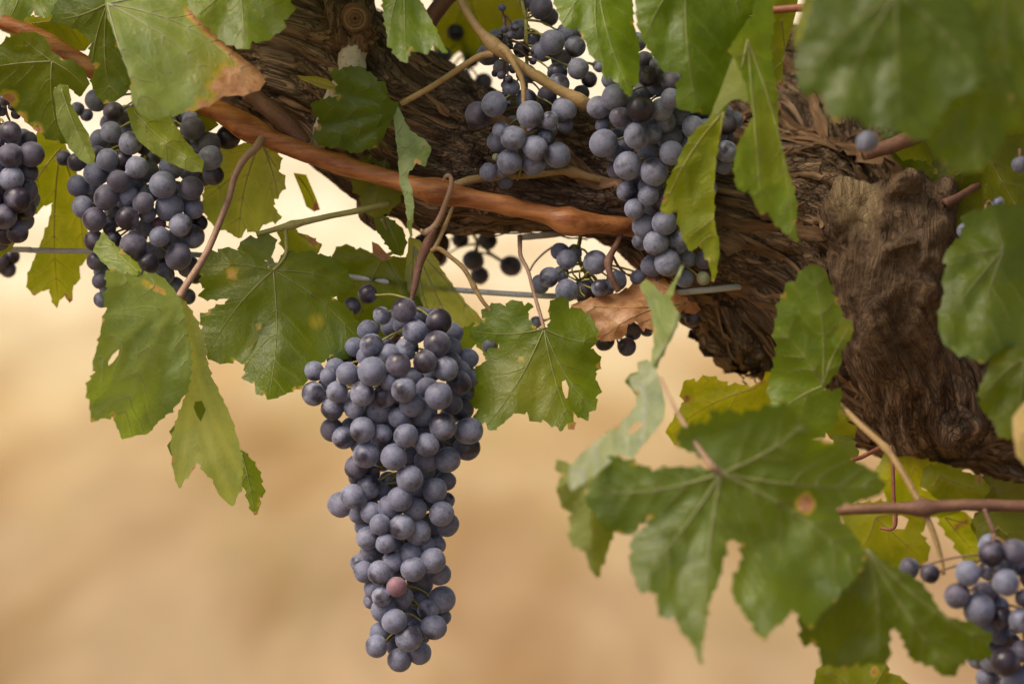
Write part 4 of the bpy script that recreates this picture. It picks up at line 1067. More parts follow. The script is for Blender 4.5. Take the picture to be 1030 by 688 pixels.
leaf('upright blurred leaf standing in front of the trunk left of the gnarled stub', (828, 388), -72, [
    dict(outline=[(817, 266), (826, 268), (833, 280), (836, 294), (843, 303), (846, 318), (857, 326), (858, 334), (852, 344), (846, 352), (846, 366), (838, 378), (832, 386), (826, 392), (836, 394), (846, 390), (846, 402), (840, 424), (826, 440), (800, 440), (784, 424), (776, 404), (772, 390), (778, 370), (782, 348), (778, 334), (782, 318), (784, 304), (788, 296), (792, 284), (800, 284), (806, 272)],
         tips=[(818, 272, 0.04), (782, 330, 0.05), (854, 330, -0.05), (784, 414, 0.05)], g=(0, 0.06), k=(0.5, 0, 0), col=(0.078, 0.122, 0.030), cup=0.08, teeth=(11, 1.8), yellow=[(850, 332, 8, 0.6)])])
leaf('bright yellow leaf coloured as if backlit under the lobe of the trunk', (760, 390), 46, [
    dict(outline=[(670, 432), (676, 424), (688, 404), (684, 396), (690, 382), (700, 384), (710, 378), (722, 382), (732, 388), (742, 386), (754, 390), (766, 384), (774, 374), (782, 372), (790, 390), (784, 420), (760, 450), (720, 456), (690, 450), (676, 444)], tips=[(676, 432, 0.05), (694, 384), (770, 380)], g=(0, 0.06), col=(0.29, 0.29, 0.018), teeth=(11, 1.8), scorch=[(690, 402, 5, 0.7)])])  # base colour brightened to stand in for light coming through the leaf
# yellow leaves behind the lower right, their backlit glow put into the base colour
leaf('yellow leaf, coloured as if backlit, behind the thin straight red stalk', (915, 452), 66, [
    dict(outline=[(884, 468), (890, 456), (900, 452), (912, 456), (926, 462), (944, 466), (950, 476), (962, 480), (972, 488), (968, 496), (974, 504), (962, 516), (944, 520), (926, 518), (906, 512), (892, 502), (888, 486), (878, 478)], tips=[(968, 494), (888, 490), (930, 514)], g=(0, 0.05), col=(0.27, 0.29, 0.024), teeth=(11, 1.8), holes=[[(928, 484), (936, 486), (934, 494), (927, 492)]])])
leaf('yellow green leaf beneath the dull red cane at the lower right', (880, 520), 60, [
    dict(outline=[(846, 514), (866, 506), (900, 504), (930, 508), (934, 522), (926, 536), (936, 552), (930, 566), (914, 578), (896, 572), (878, 570), (862, 556), (852, 538)], tips=[(926, 560), (866, 552), (930, 512)], g=(0, 0.05), col=(0.17, 0.17, 0.014), teeth=(12, 1.8), holes=[[(898, 520), (906, 518), (914, 522), (910, 532), (900, 532)]])])
leaf('pale yellow leaf hanging between the cane and the lower right bunch', (950, 520), 72, [
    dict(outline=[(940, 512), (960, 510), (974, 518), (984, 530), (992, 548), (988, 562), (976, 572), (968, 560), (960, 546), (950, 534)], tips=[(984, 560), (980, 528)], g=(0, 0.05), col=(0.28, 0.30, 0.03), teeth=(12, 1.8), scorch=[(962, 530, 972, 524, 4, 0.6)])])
leaf('dim olive leaf in shade under the trunk at the right edge', (1000, 490), 56, [
    dict(outline=[(966, 484), (984, 478), (1000, 482), (1020, 486), (1060, 490), (1060, 560), (1020, 560), (1000, 552), (984, 542), (976, 528), (984, 514), (974, 504)], tips=[(980, 530), (1020, 552)], g=(0, 0.08), col=(0.078, 0.082, 0.010), teeth=(12, 1.8), scorch=[(980, 484, 6, 0.6)])])
leaf('small green leaf tips between the trunk and the big front leaf', (850, 420), 30, [
    dict(outline=[(830, 410), (846, 408), (856, 414), (852, 424), (862, 432), (856, 440), (846, 444), (834, 440), (828, 426)], tips=[(858, 432)], g=(0, 0.1), col=(0.14, 0.155, 0.016)),
    dict(name='lower_lobe', outline=[(838, 436), (856, 440), (864, 456), (858, 470), (868, 484), (858, 500), (842, 494)], tips=[], j=(850, 460), d=20, col=(0.07, 0.09, 0.02))])
leaf('dark green blurred front leaf in the bottom right reaching over the grapes', (872, 552), -140, [
    dict(outline=[(868, 556), (874, 550), (882, 560), (894, 568), (906, 574), (918, 580), (930, 590), (938, 602), (944, 612), (952, 620), (966, 624), (980, 628), (999, 639), (994, 648), (997, 660), (984, 664), (974, 662), (966, 668), (958, 680), (946, 678), (940, 670), (928, 666), (918, 664), (914, 656), (910, 646), (906, 638), (900, 631), (895, 634), (894, 646), (896, 660), (888, 668), (876, 666), (862, 668), (848, 672), (836, 668), (826, 668), (824, 652), (818, 646), (808, 650), (806, 634), (802, 622), (812, 604), (830, 590), (848, 574)],
         tips=[(992, 646, 0.05), (882, 662, -0.05), (952, 672, 0.02), (812, 640, -0.05)], g=(0, -0.05), k=(0.3, 0, 0.3), col=(0.042, 0.068, 0.008), step=4.5, teeth=(14, 2.0), vein_r=1.3)])
leaf('yellow green leaf peeking up from the bottom edge below the dark front leaf', (870, 700), -60, [
    dict(outline=[(814, 720), (818, 690), (822, 672), (838, 664), (870, 664), (890, 662), (894, 676), (908, 682), (914, 690), (920, 720)], tips=[(824, 672), (892, 668), (910, 688)], g=(0, 0.05), col=(0.110, 0.130, 0.024), teeth=(12, 1.6), scorch=[(880, 675, 5, 0.7)])])
leaf('yellow leaf corner low at the left edge beside the wire', (-10, 240), 20, [
    dict(outline=[(-30, 232), (-4, 240), (8, 244), (16, 243), (12, 250), (2, 258), (-8, 266), (-30, 268)], tips=[(12, 246)], col=(0.13, 0.145, 0.016), teeth=None)])

leaf('big shaded leaf behind everything in the top right corner', (1000, -20), 60, [
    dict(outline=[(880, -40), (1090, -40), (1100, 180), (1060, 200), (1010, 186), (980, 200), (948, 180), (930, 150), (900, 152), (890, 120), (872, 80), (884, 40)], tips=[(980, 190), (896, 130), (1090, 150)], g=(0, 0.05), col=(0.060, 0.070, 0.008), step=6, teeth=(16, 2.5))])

leaf('yellow green leaf under the trunk with its tip behind the forked stem node', (945, 478), 50, [
    dict(outline=[(930, 470), (948, 466), (968, 474), (988, 480), (996, 494), (984, 504), (966, 510), (948, 506), (936, 496), (926, 484)], tips=[(990, 494), (936, 492)], g=(0, 0.05), col=(0.17, 0.18, 0.016), teeth=(11, 1.8), scorch=[(985, 482, 5, 0.7)])])
leaf('dull green leaf right of the pale yellow leaf above the lower right bunch', (1004, 530), 30, [
    dict(outline=[(980, 520), (1000, 514), (1024, 516), (1050, 524), (1050, 566), (1020, 560), (1000, 556), (984, 546)], tips=[(990, 546), (1040, 556)], g=(0, 0.05), col=(0.085, 0.098, 0.012), teeth=(12, 1.8))])
leaf('dark leaf in the shade between the top right leaves and the gnarled stub', (925, 120), 20, [
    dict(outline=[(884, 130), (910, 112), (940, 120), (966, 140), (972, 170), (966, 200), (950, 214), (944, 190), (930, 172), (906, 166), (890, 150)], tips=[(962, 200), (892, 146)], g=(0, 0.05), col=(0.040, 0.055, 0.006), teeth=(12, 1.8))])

def canopy(n):
    """the rest of the vine's foliage, above the picture"""
    r = random.Random(77)
    base = [(0, -0.1), (0.16, -0.22), (0.42, -0.12), (0.36, 0.06), (0.52, 0.24), (0.34, 0.40), (0.22, 0.46), (0.16, 0.70), (0, 0.92)]
    shape = base + [(-x, y) for x, y in base[-2:0:-1]]
    V, Fc = [], []
    c0 = P(515, 344, 0)
    for i in range(n):
        pos = c0 + Vector((r.uniform(-0.75, 0.75), r.uniform(0.0, 0.42), 0.245 + 0.42 * r.random() ** 1.3))
        if pos.x > 0.06 and i % 2:  # on the right the added leaves overhang in front to darken the trunk
            pos.y = c0.y + r.uniform(-0.24, 0.05)
            pos.z += 0.03
        s = r.uniform(0.08, 0.13)
        rot = Matrix.Rotation(r.uniform(0, 6.28), 3, 'Z') @ Matrix.Rotation(r.uniform(-1.1, 0.5), 3, 'X') @ Matrix.Rotation(r.uniform(-0.5, 0.5), 3, 'Y')
        b0 = len(V)
        V.append(pos + rot @ Vector((0, 0.2 * s, 0.012)))
        for x, y in shape:
            V.append(pos + rot @ Vector((x * s, y * s, -0.09 * s * (abs(x) * 3 + r.random()))))
        m = len(shape)
        for k in range(m):
            Fc.append((b0, b0 + 1 + k, b0 + 1 + (k + 1) % m))
    o = link('shade_foliage', mesh('shade_foliage', V, Fc), M_LEAF)
    o.color = (0.07, 0.10, 0.014, 1)
    o['kind'] = 'stuff'
    o['label'] = 'mass of unseen vine leaves added above the arm for shade'
canopy(330)

# ------------------------------------------------------------------ grape bunches
def berry_mesh(name, mat, seed, sx=1.0):
    bm = bmesh.new()
    bmesh.ops.create_uvsphere(bm, u_segments=28, v_segments=18, radius=1.0)
    r = random.Random(seed)
    off = Vector((r.uniform(0, 9), r.uniform(0, 9), r.uniform(0, 9)))
    for v in bm.verts:
        p = v.co.copy()
        v.co = p * (1 + 0.055 * noise.noise(p * 1.0 + off) + 0.012 * noise.noise(p * 2.6 + off))
        if p.z > 0.985:
            v.co.z -= 0.02 * (p.z - 0.985) / 0.015      # dimple of the style scar
        if p.z < -0.96:
            v.co.z += 0.05 * (-p.z - 0.96) / 0.04
        v.co.z *= sx
    me = bpy.data.meshes.new(name)
    bm.to_mesh(me); bm.free()
    me.transform(Matrix.Scale(0.006, 4))
    smooth(me)
    me.materials.append(mat)
    return me
BERRY = {k: [berry_mesh('grape', m, 20 + i, 1.0 + 0.03 * (i - 2.5)) for i in range(6)] for k, m in (('g', M_GRAPE), ('d', M_DARK), ('p', M_PINK), ('u', M_UNRIPE))}

def bunch(label, axis, berries, group='grape bunches on the vine', hang=None, stem_mat=None, fill=0, kind='g', cat='grapes', dark=0.0, name='grape_bunch', seed=5, extra_stems=(), gaps=0, hang_mat=None):
    """axis = [(px, py, d mm, half width px)] from top to bottom; berries = [(px, py, r px, layer, kind)]"""
    r = random.Random(seed)
    ax = sorted(axis, key=lambda q: q[1])
    ay = [q[1] for q in ax]
    def axis_at(y):
        return tuple(float(np.interp(y, ay, [q[c] for q in ax])) for c in (0, 2, 3))
    top = P(*axis[0][:3])
    root = thing(name, label, cat, top, group)
    berries = list(berries)
    for t in range(4000):
        if gaps <= 0:
            break
        y = r.uniform(ay[0] + 10, ay[-1] - 16)
        cx, dz, hw = axis_at(y)
        x = cx + r.uniform(-0.74, 0.74) * hw
        if all(math.hypot(x - q[0], y - q[1]) > q[2] * 0.98 for q in berries):
            berries.append((x, y, r.uniform(10.5, 12.5), 3, 'f'))
            gaps -= 1
    order = sorted(berries, key=lambda q: (q[3], -q[2]))
    placed, filler = [], []
    for q in order:
        x, y, rad, layer = q[:4]
        kd = q[4] if len(q) > 4 else ('d' if r.random() < dark else kind)
        cx, dz, hw = axis_at(y)
        hw = max(hw, 14)
        base = dz - 0.72 * math.sqrt(max(0.0, hw * hw - (x - cx) ** 2)) * 0.5 + layer * 6.0
        z = base
        for (x2, y2, r2, z2) in placed:
            dd = math.hypot(x - x2, y - y2)
            sum_r = (rad + r2) * 0.84
            if dd < sum_r:
                need = z2 + math.sqrt(sum_r * sum_r - dd * dd) * 0.5
                # a berry of a later layer lies behind the ones already there
                if z < need:
                    z = need
        placed.append((x, y, rad, z))
        if kd == 'f':
            filler.append((x, y, rad, z))
            continue
        q_ax = P(cx, y - 6, dz)
        c = P(x, y, z)
        me = BERRY[kd][r.randrange(6)]
        o = bpy.data.objects.new('grape', me)
        COL.objects.link(o)
        o.parent = root
        o.location = c - top
        s = 1.05 * rad * S * (D + z * 0.001) / D / 0.006
        o.scale = (s, s, s)
        v = (c - q_ax).normalized() + Vector((r.uniform(-.5, .5), r.uniform(-.5, .5) , r.uniform(-.7, .25)))
        quat = v.to_track_quat('Z', 'Y') @ Quaternion((0, 0, 1), r.uniform(0, 6.28))
        o.rotation_euler = quat.to_euler()
        if kd == 'p':
            o['label'] = 'pinkish red grape among the blue ones'
        elif kd == 'u':
            o['label'] = 'small unripe green grape'
    # berries at the back of the bunch
    if fill or filler:
        V, Fc = [], []
        src = BERRY[kind][0]
        vv = [v.co.copy() for v in src.vertices]
        ff = [tuple(p.vertices) for p in src.polygons]
        n = 0
        for x, y, rad, z in filler:
            cc = P(x, y, z) - top
            k = rad * S / 0.006
            b0 = len(V)
            V += [cc + p * k for p in vv]
            Fc += [tuple(i + b0 for i in f) for f in ff]
        for t in range(fill * 40):
            y = r.uniform(ay[0] + 8, ay[-1] - 8)
            cx, dz, hw = axis_at(y)
            x = cx + r.uniform(-0.72, 0.72) * hw
            rad = r.uniform(10, 12.5)
            z = dz + 0.6 * math.sqrt(max(0.0, hw * hw - (x - cx) ** 2)) * 0.5 + r.uniform(-2, 3)
            c = np.array((x, y, z / 0.5))
            if any((x - a) ** 2 + (y - b) ** 2 + (z / .5 - w / .5) ** 2 < ((rad + r2) * 0.9) ** 2 for a, b, r2, w in placed):
                continue
            placed.append((x, y, rad, z))
            cc = P(x, y, z) - top
            k = rad * S / 0.006
            b0 = len(V)
            V += [cc + p * k for p in vv]
            Fc += [tuple(i + b0 for i in f) for f in ff]
            n += 1
            if n >= fill:
                break
        if V:
            fo = link('grape', mesh('grape', V, Fc), M_GRAPE if kind == 'g' else M_DARK, root)
            fo['kind'] = 'stuff'
    # stem: the main stalk and a short stalk to every berry
    V, Fc = [], []
    path = [(q[0], q[1], q[2], 2.2 - 1.2 * i / max(1, len(axis) - 1)) for i, q in enumerate(axis)]
    px_tube(path, 8, 8, V, Fc, lump=0.15, lump_s=300, origin=top)
    if hang:
        hv, hf = px_tube(list(hang) + [path[0]], 8, 10, lump=0.12, lump_s=250, origin=top)
        link('stalk', mesh('stalk', hv, hf), hang_mat or stem_mat or M_RACHIS, root)
    for (x, y, rad, z) in placed:
        if (x, y, rad, z) in filler or z > axis_at(y)[1] + 14:
            continue
        cx, dz, hw = axis_at(max(ay[0], y - 12))
        a = P(cx, max(ay[0], y - 14), dz)
        b = P(x, y, z)
        d = (a - b).normalized()
        b = b + d * rad * S * 0.96
        m = (a + b) / 2 + Vector((0, 0, 0.0015))
        pts = [Vector(p) for p in catmull([a, m, b], 5)]
        rr = [0.00075 - 0.00030 * i / (len(pts) - 1) for i in range(len(pts))]
        rr[-1] = 0.0010
        tube_geo([p - top for p in pts], rr, 6, V, Fc)
    for es in extra_stems:
        px_tube(es, 6, 6, V, Fc, origin=top)
    link('stem', mesh('stem', V, Fc), stem_mat or M_RACHIS, root)
    return root

def conv(lst, ox, oy, sc=4.985):
    return [(ox + q[0] / sc, oy + q[1] / sc, q[2] / sc) + tuple(q[3:]) for q in lst]

A = [(378, 50, 46, 2, 'd'), (300, 110, 45, 3, 'd'), (450, 157, 46, 1), (560, 130, 62, 0, 'd'), (735, 188, 62, 0, 'd'), (615, 235, 60, 1), (725, 300, 65, 0, 'd'), (398, 305, 58, 1), (575, 322, 57, 1), (478, 357, 57, 1), (532, 404, 60, 0, 'd'),
     (665, 388, 58, 0, 'd'), (400, 437, 70, 0), (768, 423, 60, 1), (800, 385, 45, 2, 'd'), (835, 495, 62, 2, 'd'), (110, 435, 48, 1), (180, 462, 42, 0), (278, 449, 57, 0), (220, 370, 45, 3, 'd'), (290, 378, 45, 3, 'd'), (108, 549, 60, 0),
     (225, 538, 52, 0), (350, 547, 60, 0), (462, 560, 57, 1), (485, 487, 46, 0), (560, 530, 63, 0), (600, 603, 60, 1), (735, 558, 68, 0), (200, 625, 54, 1), (310, 624, 50, 1), (440, 625, 70, 2), (535, 668, 52, 1), (652, 640, 70, 2),
     (800, 600, 52, 2, 'd'), (850, 625, 60, 3, 'd'), (525, 245, 28, 3, 'p'), (470, 290, 25, 3, 'd')]
B = [(755, 143, 66, 0), (885, 165, 66, 0), (875, 250, 62, 1), (780, 310, 65, 1), (675, 235, 58, 0), (670, 315, 58, 2), (200, 160, 58, 2, 'd'), (258, 200, 55, 1), (353, 160, 62, 0), (450, 183, 50, 1), (510, 215, 35, 2), (570, 190, 60, 0),
     (370, 287, 62, 0), (320, 350, 60, 1, 'd'), (325, 400, 45, 2, 'd'), (510, 298, 64, 0), (588, 406, 64, 0), (383, 446, 57, 0), (440, 465, 48, 1), (305, 495, 62, 0), (245, 535, 62, 1), (335, 585, 45, 2), (648, 460, 50, 1), (665, 370, 50, 3),
     (715, 465, 62, 1), (735, 390, 40, 3), (540, 507, 60, 0), (490, 550, 60, 1), (615, 560, 57, 1), (775, 515, 38, 2), (397, 577, 52, 1), (748, 582, 62, 0), (775, 635, 58, 1), (700, 640, 60, 3), (440, 635, 52, 0), (630, 675, 62, 1),
     (330, 240, 40, 2), (400, 380, 40, 3, 'd')]
C = [(550, 150, 62, 0), (380, 205, 58, 1), (468, 232, 49, 0), (595, 290, 62, 1), (675, 240, 40, 1), (725, 240, 45, 2), (400, 275, 60, 2), (335, 330, 45, 2), (365, 375, 55, 1), (437, 378, 60, 0), (504, 322, 52, 0), (605, 360, 60, 0),
     (705, 317, 62, 0), (740, 385, 55, 1), (640, 430, 64, 1), (522, 448, 50, 0, 'p'), (450, 497, 48, 0), (410, 460, 50, 2), (395, 520, 40, 3), (550, 500, 55, 2), (638, 520, 50, 0), (750, 512, 65, 1), (680, 565, 52, 0), (460, 565, 62, 1),
     (514, 622, 62, 0), (755, 600, 40, 2), (710, 650, 60, 0)]
E4 = [(440, 430, 52, 1), (422, 497, 56, 0), (583, 458, 66, 0), (537, 565, 60, 1), (638, 532, 57, 1), (655, 450, 35, 3), (485, 440, 40, 3, 'd')]
bunch('long tapering blue grape bunch hanging free in sharp focus, with one pink grape', [(414, 302, 2, 30), (412, 330, 4, 56), (404, 372, 6, 100), (400, 410, 8, 96), (400, 450, 6, 74), (402, 500, 4, 58), (405, 560, 2, 46), (404, 610, 0, 38), (402, 650, 0, 28), (402, 668, 0, 14)],
      conv(A, 294, 286) + conv(B, 294, 400) + conv(C, 294, 500) + conv(E4, 294, 550),
      hang=[(436, 230, -2, 4), (430, 245, 0, 5.2), (422, 266, 2, 4.2), (418, 284, 2, 3.8)], fill=26, seed=3, gaps=44, hang_mat=M_CANE_DULL)

E = [(285, 105, 55, 1), (370, 165, 52, 1), (190, 150, 35, 3), (235, 180, 30, 3), (357, 265, 50, 0), (455, 320, 58, 0), (520, 330, 45, 2), (120, 395, 38, 1), (185, 415, 45, 1), (340, 403, 55, 0), (418, 408, 50, 0), (486, 442, 55, 0), (662, 440, 60, 1),
     (280, 475, 58, 1), (262, 535, 45, 2), (190, 535, 55, 1), (395, 512, 57, 0), (333, 592, 60, 0), (617, 530, 67, 0), (445, 590, 52, 1), (215, 640, 55, 0), (520, 620, 52, 0), (650, 640, 72, 1), (760, 545, 58, 0, 'd'), (770, 650, 50, 1),
     (765, 245, 56, 1, 'd'), (845, 325, 60, 1, 'd'), (855, 395, 62, 0), (870, 480, 50, 1), (945, 290, 60, 0, 'd'), (700, 200, 40, 3, 'd'), (560, 350, 40, 3, 'd'), (290, 375, 40, 2)]
Fq = [(275, 205, 60, 0), (440, 200, 58, 0, 'd'), (540, 175, 42, 1), (360, 160, 35, 2), (275, 310, 50, 1), (370, 305, 40, 1), (280, 412, 45, 1), (305, 510, 40, 1), (310, 605, 40, 1), (470, 340, 68, 0, 'd'), (540, 425, 57, 0, 'd'), (600, 290, 50, 0),
      (600, 225, 35, 2, 'p'), (705, 232, 56, 0), (800, 220, 40, 2, 'd'), (765, 290, 58, 1), (695, 390, 68, 0, 'd'), (745, 440, 55, 1, 'd'), (780, 480, 45, 2, 'd'), (745, 590, 38, 1, 'd'), (350, 250, 35, 2), (650, 300, 40, 3), (610, 400, 40, 3, 'd'),
      (430, 430, 55, 2), (620, 480, 55, 2), (500, 520, 55, 2), (400, 560, 50, 2), (680, 540, 45, 2)]
bunch('dark blue grape bunch hanging behind the scorched leaf and the big folded leaf', [(150, 96, 24, 40), (148, 130, 24, 70), (146, 180, 24, 84), (144, 230, 22, 74), (142, 270, 20, 54), (140, 300, 20, 40), (138, 312, 20, 24)],
      conv(E, 40, 80) + conv(Fq, 40, 180), hang=[(150, 78, 24, 2.4)], fill=14, dark=0.42, seed=9, gaps=44)

Gb = [(35, 150, 38, 0), (35, 230, 42, 0), (110, 225, 42, 0), (95, 290, 38, 1), (40, 310, 42, 0), (60, 380, 45, 0), (90, 350, 40, 1), (15, 440, 42, 0), (85, 410, 38, 1), (10, 340, 40, 2), (60, 495, 36, 0), (20, 500, 40, 1), (100, 175, 28, 1), (45, 450, 35, 1),
      (-25, 280, 40, 0), (-20, 400, 40, 0), (-25, 200, 40, 1), (0, 525, 34, 2), (-60, 330, 42, 0), (-60, 240, 42, 0), (-70, 420, 42, 0), (-35, 480, 40, 1), (0, 270, 40, 2), (-55, 170, 40, 1)]
bunch('dark grape bunch cut off by the left edge of the picture', [(-2, 118, 8, 24), (0, 150, 8, 42), (-2, 180, 8, 50), (-4, 210, 8, 44), (-6, 240, 8, 30)], conv(Gb, 0, 90, 3.437), hang=[(0, 60, 12, 2.4), (-2, 96, 10, 2.4)], dark=0.75, seed=12, fill=8, gaps=10)
bunch('shrivelled brown dried berries just left of the leaf with the nibbled rim', [(4, 98, 2, 16), (6, 112, 2, 16), (10, 122, 2, 12)], [(4, 101, 6, 0), (13, 107, 5, 0), (2, 112, 5, 1), (16, 115, 5, 1), (9, 98, 4, 1), (-4, 106, 5, 0)], group=None, kind='d', stem_mat=M_RACHIS_BROWN, seed=2, cat='dried grapes')
bunch('blurred dried cluster hanging behind the wire at the left edge', [(-6, 244, 90, 18), (2, 258, 90, 18), (8, 272, 90, 12)], [(0, 262, 9, 0), (12, 258, 8, 0), (8, 271, 8, 0), (-8, 270, 9, 1), (-2, 251, 8, 1)], group=None, kind='d', stem_mat=M_RACHIS_BROWN, seed=2, cat='dried grapes')

H = [(365, 525, 62, 0), (285, 578, 65, 1), (655, 215, 62, 0), (770, 235, 52, 0), (725, 170, 50, 2), (785, 345, 53, 0), (690, 420, 48, 1), (680, 365, 50, 2), (715, 550, 60, 1), (545, 575, 65, 0), (640, 605, 45, 0), (578, 600, 40, 1), (450, 440, 42, 2),
     (400, 340, 40, 2), (600, 40, 60, 2, 'd'), (540, 10, 50, 2, 'd'), (640, 85, 45, 2, 'd'), (780, 170, 40, 2, 'd'), (700, 300, 50, 2, 'd'), (630, 480, 45, 3, 'd'), (500, 250, 40, 3, 'd'), (560, 200, 42, 3, 'd'), (840, 400, 40, 3, 'd'), (800, 470, 40, 3, 'd'), (890, 330, 30, 2)]
I_ = [(400, 260, 45, 1), (460, 295, 60, 0), (570, 345, 60, 0), (625, 300, 45, 1), (680, 380, 62, 0), (440, 415, 62, 0), (560, 425, 58, 1), (335, 465, 45, 0), (400, 455, 40, 1), (640, 260, 40, 2), (420, 510, 40, 2), (372, 390, 17, 1, 'u'), (720, 230, 40, 2)]
bunch('loose blue grape bunch with gaps hanging in front of the arm at the top middle', [(529, 20, 18, 30), (530, 60, 16, 60), (529, 100, 14, 62), (528, 134, 10, 62), (524, 170, 12, 44), (520, 182, 14, 30)], conv(H, 424, 0) + conv(I_, 424, 80), hang=[(520, -20, 20, 2)], dark=0.08, seed=21, fill=4, gaps=8)
bunch('dried red brown withered berries among the loose top middle grapes', [(506, 16, 10, 16), (512, 40, 8, 20), (508, 70, 6, 18), (506, 92, 6, 14)],
      [(507, 30, 4, 0), (513, 36, 4, 0), (503, 38, 3.5, 1), (518, 28, 4, 1), (512, 46, 4, 1), (504, 76, 4, 0), (512, 80, 4, 0), (508, 86, 4, 1), (498, 74, 3.5, 1), (516, 70, 4, 1), (540, 55, 4, 1), (536, 62, 3.5, 1), (505, 8, 4, 0), (508, 96, 4, 1), (512, 104, 3.6, 1)], group=None, kind='w' if False else 'd', stem_mat=M_RACHIS_BROWN, seed=6, cat='dried grapes')
bunch('few blurred dark grapes far behind the tan shoot at the top', [(470, 10, 130, 20), (466, 40, 130, 24), (470, 70, 130, 24), (482, 92, 130, 20)], [(458, 33, 8.5, 0), (446, 56, 8, 0), (464, 77, 8, 0), (486, 83, 9, 0), (474, 60, 8, 2), (452, 70, 7, 1)], kind='d', seed=4)

J = [(240, 340, 62, 0), (160, 390, 55, 1), (265, 437, 50, 0), (370, 397, 68, 0), (475, 400, 55, 1), (522, 345, 50, 0), (185, 570, 68, 0), (235, 615, 45, 1), (352, 533, 65, 0), (430, 525, 50, 1), (490, 460, 55, 2), (575, 430, 45, 2), (665, 440, 50, 2, 'd'),
     (405, 235, 50, 1), (460, 180, 45, 1), (525, 260, 50, 1, 'd'), (635, 490, 55, 1), (800, 470, 55, 2), (840, 455, 45, 3), (800, 610, 52, 0), (525, 620, 60, 0), (620, 580, 40, 2), (180, 480, 35, 2), (390, 150, 40, 2, 'd'), (560, 500, 40, 3, 'd'), (800, 540, 40, 3, 'd'),
     (785, 680, 45, 1), (165, 190, 25, 2), (330, 250, 40, 3, 'd'), (600, 360, 55, 2), (700, 380, 55, 2), (680, 600, 60, 1), (700, 500, 55, 2)]
K = [(305, 85, 70, 0), (250, 105, 45, 1), (305, 210, 52, 1), (440, 115, 68, 0), (410, 190, 50, 1), (410, 232, 50, 0), (340, 300, 49, 0), (390, 385, 60, 1), (480, 265, 45, 1), (490, 370, 60, 0), (375, 460, 48, 2), (447, 470, 62, 0), (550, 470, 55, 1), (580, 440, 40, 0),
     (505, 570, 63, 0), (590, 650, 45, 1), (690, 555, 45, 1, 'd'), (685, 648, 32, 0, 'u'), (620, 300, 55, 1), (600, 180, 60, 1), (700, 200, 55, 2), (660, 420, 45, 2), (600, 550, 45, 2)]
bunch('dense blue grape bunch at the right middle, half covered by two overhanging leaves', [(668, 30, 2, 40), (668, 80, 2, 78), (668, 130, 4, 82), (668, 180, 8, 58), (668, 220, 10, 46), (676, 255, 12, 40), (684, 286, 14, 24)], conv(J, 570, 30) + conv(K, 570, 150), hang=[(672, -10, 6, 2.4)], dark=0.16, seed=31, fill=12, gaps=34)

L = [(215, 115, 42, 1), (250, 155, 50, 0), (285, 125, 40, 2), (392, 170, 60, 0), (160, 245, 48, 0), (115, 280, 48, 1), (220, 230, 40, 2), (250, 310, 56, 0), (415, 298, 42, 0), (440, 300, 45, 1), (500, 260, 50, 1), (340, 300, 45, 2, 'd'), (345, 345, 45, 2, 'd'), (605, 245, 38, 1),
     (680, 240, 30, 1), (580, 515, 42, 1, 'd'), (440, 565, 45, 1, 'd'), (550, 592, 45, 0, 'd'), (650, 505, 35, 1, 'd'), (500, 400, 45, 1, 'd'), (600, 420, 45, 1, 'd'), (400, 440, 45, 2, 'd'), (95, 470, 30, 2)]
bunch('small open grape bunch with bare yellow stalks on the wire behind the dead leaf', [(582, 248, 30, 20), (585, 268, 30, 50), (600, 290, 32, 62), (615, 320, 34, 46), (622, 346, 34, 24)], conv(L, 520, 230), hang=[(584, 238, 46, 2.2)], dark=0.1, seed=41,
      extra_stems=[[(584, 284, 24, 1.2), (580 + dx, 284 + dy, 14, 0.8), (582 + dx * 1.6, 284 + dy * 1.6, 12, 0.9)] for dx, dy in ((-8, -6), (-4, -9), (3, -10), (9, -8), (-9, 2), (-3, 8), (4, 9), (10, 4), (7, -2))])
bunch('two dark berries beside the trunk just past the right end of the dead leaf', [(692, 300, 40, 14), (694, 312, 40, 14), (697, 324, 40, 10)], [(697, 321, 8, 0), (689, 315, 5, 0)], kind='d', seed=4, name='grape_bunch', stem_mat=M_RACHIS_BROWN)
bunch('single grape half hidden by the notch of the sharp bright green leaf', [(494, 330, 20, 8), (494, 346, 20, 8)], [(493, 347, 8, 0)], seed=8, name='grape')
Mb = [(195, 205, 40, 1, 'd'), (330, 210, 45, 1, 'd'), (260, 310, 52, 0, 'd'), (290, 385, 45, 1, 'd'), (448, 338, 50, 0, 'd'), (85, 295, 45, 1, 'd'), (100, 230, 42, 1, 'd')]
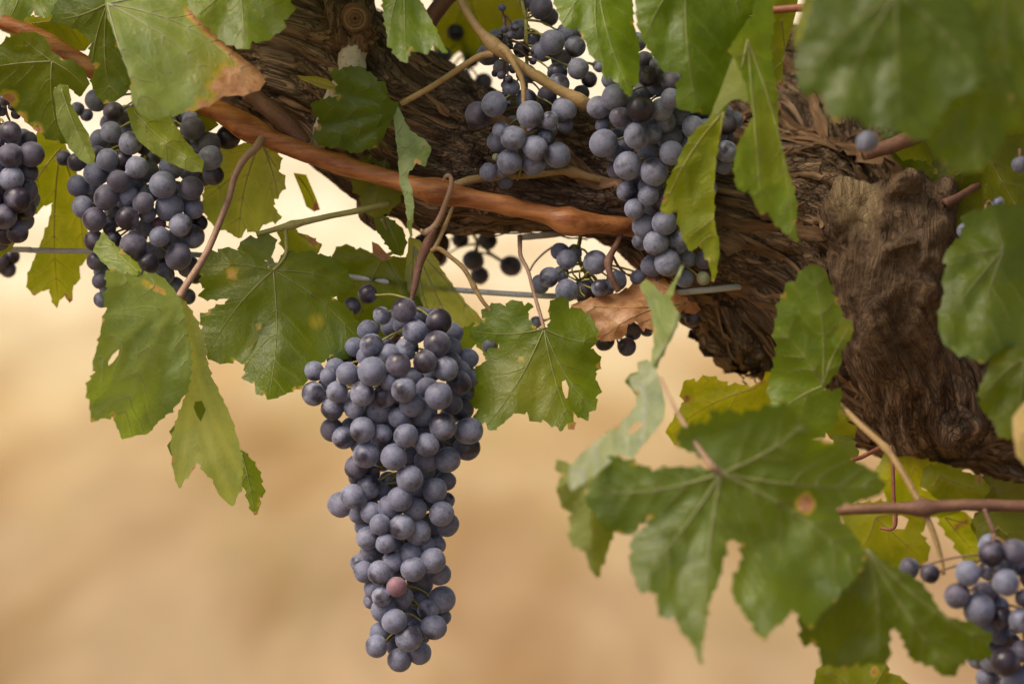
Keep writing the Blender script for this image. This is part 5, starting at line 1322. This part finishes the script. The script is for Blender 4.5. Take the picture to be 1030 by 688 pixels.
bunch('few blurred dark grapes dangling in the bright gap under the arm', [(470, 226, 125, 30), (480, 244, 125, 30), (478, 262, 125, 30), (480, 280, 125, 16)], conv(Mb, 424, 200), hang=[(476, 214, 125, 2)], kind='d', seed=14, extra_stems=[[(486, 244, 125, 2), (492, 254, 125, 2), (504, 262, 125, 1.6), (512, 266, 122, 1.4)]])

Nb = [(395, 180, 45, 0), (485, 203, 43, 0, 'd'), (650, 203, 55, 0), (755, 118, 55, 0), (855, 110, 55, 0), (818, 243, 57, 0), (605, 300, 55, 0, 'd'), (700, 360, 70, 1), (720, 290, 50, 1), (900, 310, 40, 0), (885, 410, 52, 0), (890, 545, 48, 0), (815, 590, 62, 0, 'd'),
      (860, 670, 60, 1), (790, 470, 45, 2), (800, 400, 50, 2), (930, 220, 50, 1), (940, 470, 50, 1), (930, 640, 50, 1), (780, 350, 50, 3), (950, 560, 45, 1), (950, 330, 50, 1), (950, 120, 50, 1), (740, 440, 50, 2), (760, 530, 45, 2), (980, 400, 55, 1), (820, 700, 50, 1), (900, 740, 55, 0)]
bunch('blurred blue grape bunch at the bottom right corner behind the dark front leaf', [(1000, 536, -90, 20), (1000, 570, -90, 56), (1005, 610, -88, 60), (1012, 650, -86, 46), (1016, 700, -86, 24)], conv(Nb, 824, 530, 4.354), hang=[(990, 512, -86, 2.2)], dark=0.5, seed=51, fill=8, gaps=6, stem_mat=M_RACHIS_BROWN)
bunch('single blurred blue grape in front of the trunk just above the gnarled stub', [(880, 112, -110, 10), (874, 146, -110, 10)], [(872, 143, 10.5, 0)], seed=3, name='grape', stem_mat=M_RACHIS_BROWN)
bunch('two blurred grapes between the gnarled stub and the right edge leaf', [(992, 206, -40, 14), (990, 236, -40, 14)], [(971, 232, 8, 0), (1004, 204, 6, 0)], seed=3, stem_mat=M_RACHIS_BROWN)
bunch('single blurred grape among the shaded leaves at the right edge', [(1026, 150, -60, 10), (1026, 166, -60, 10)], [(1026, 166, 8, 0)], seed=3, name='grape', stem_mat=M_RACHIS_BROWN)
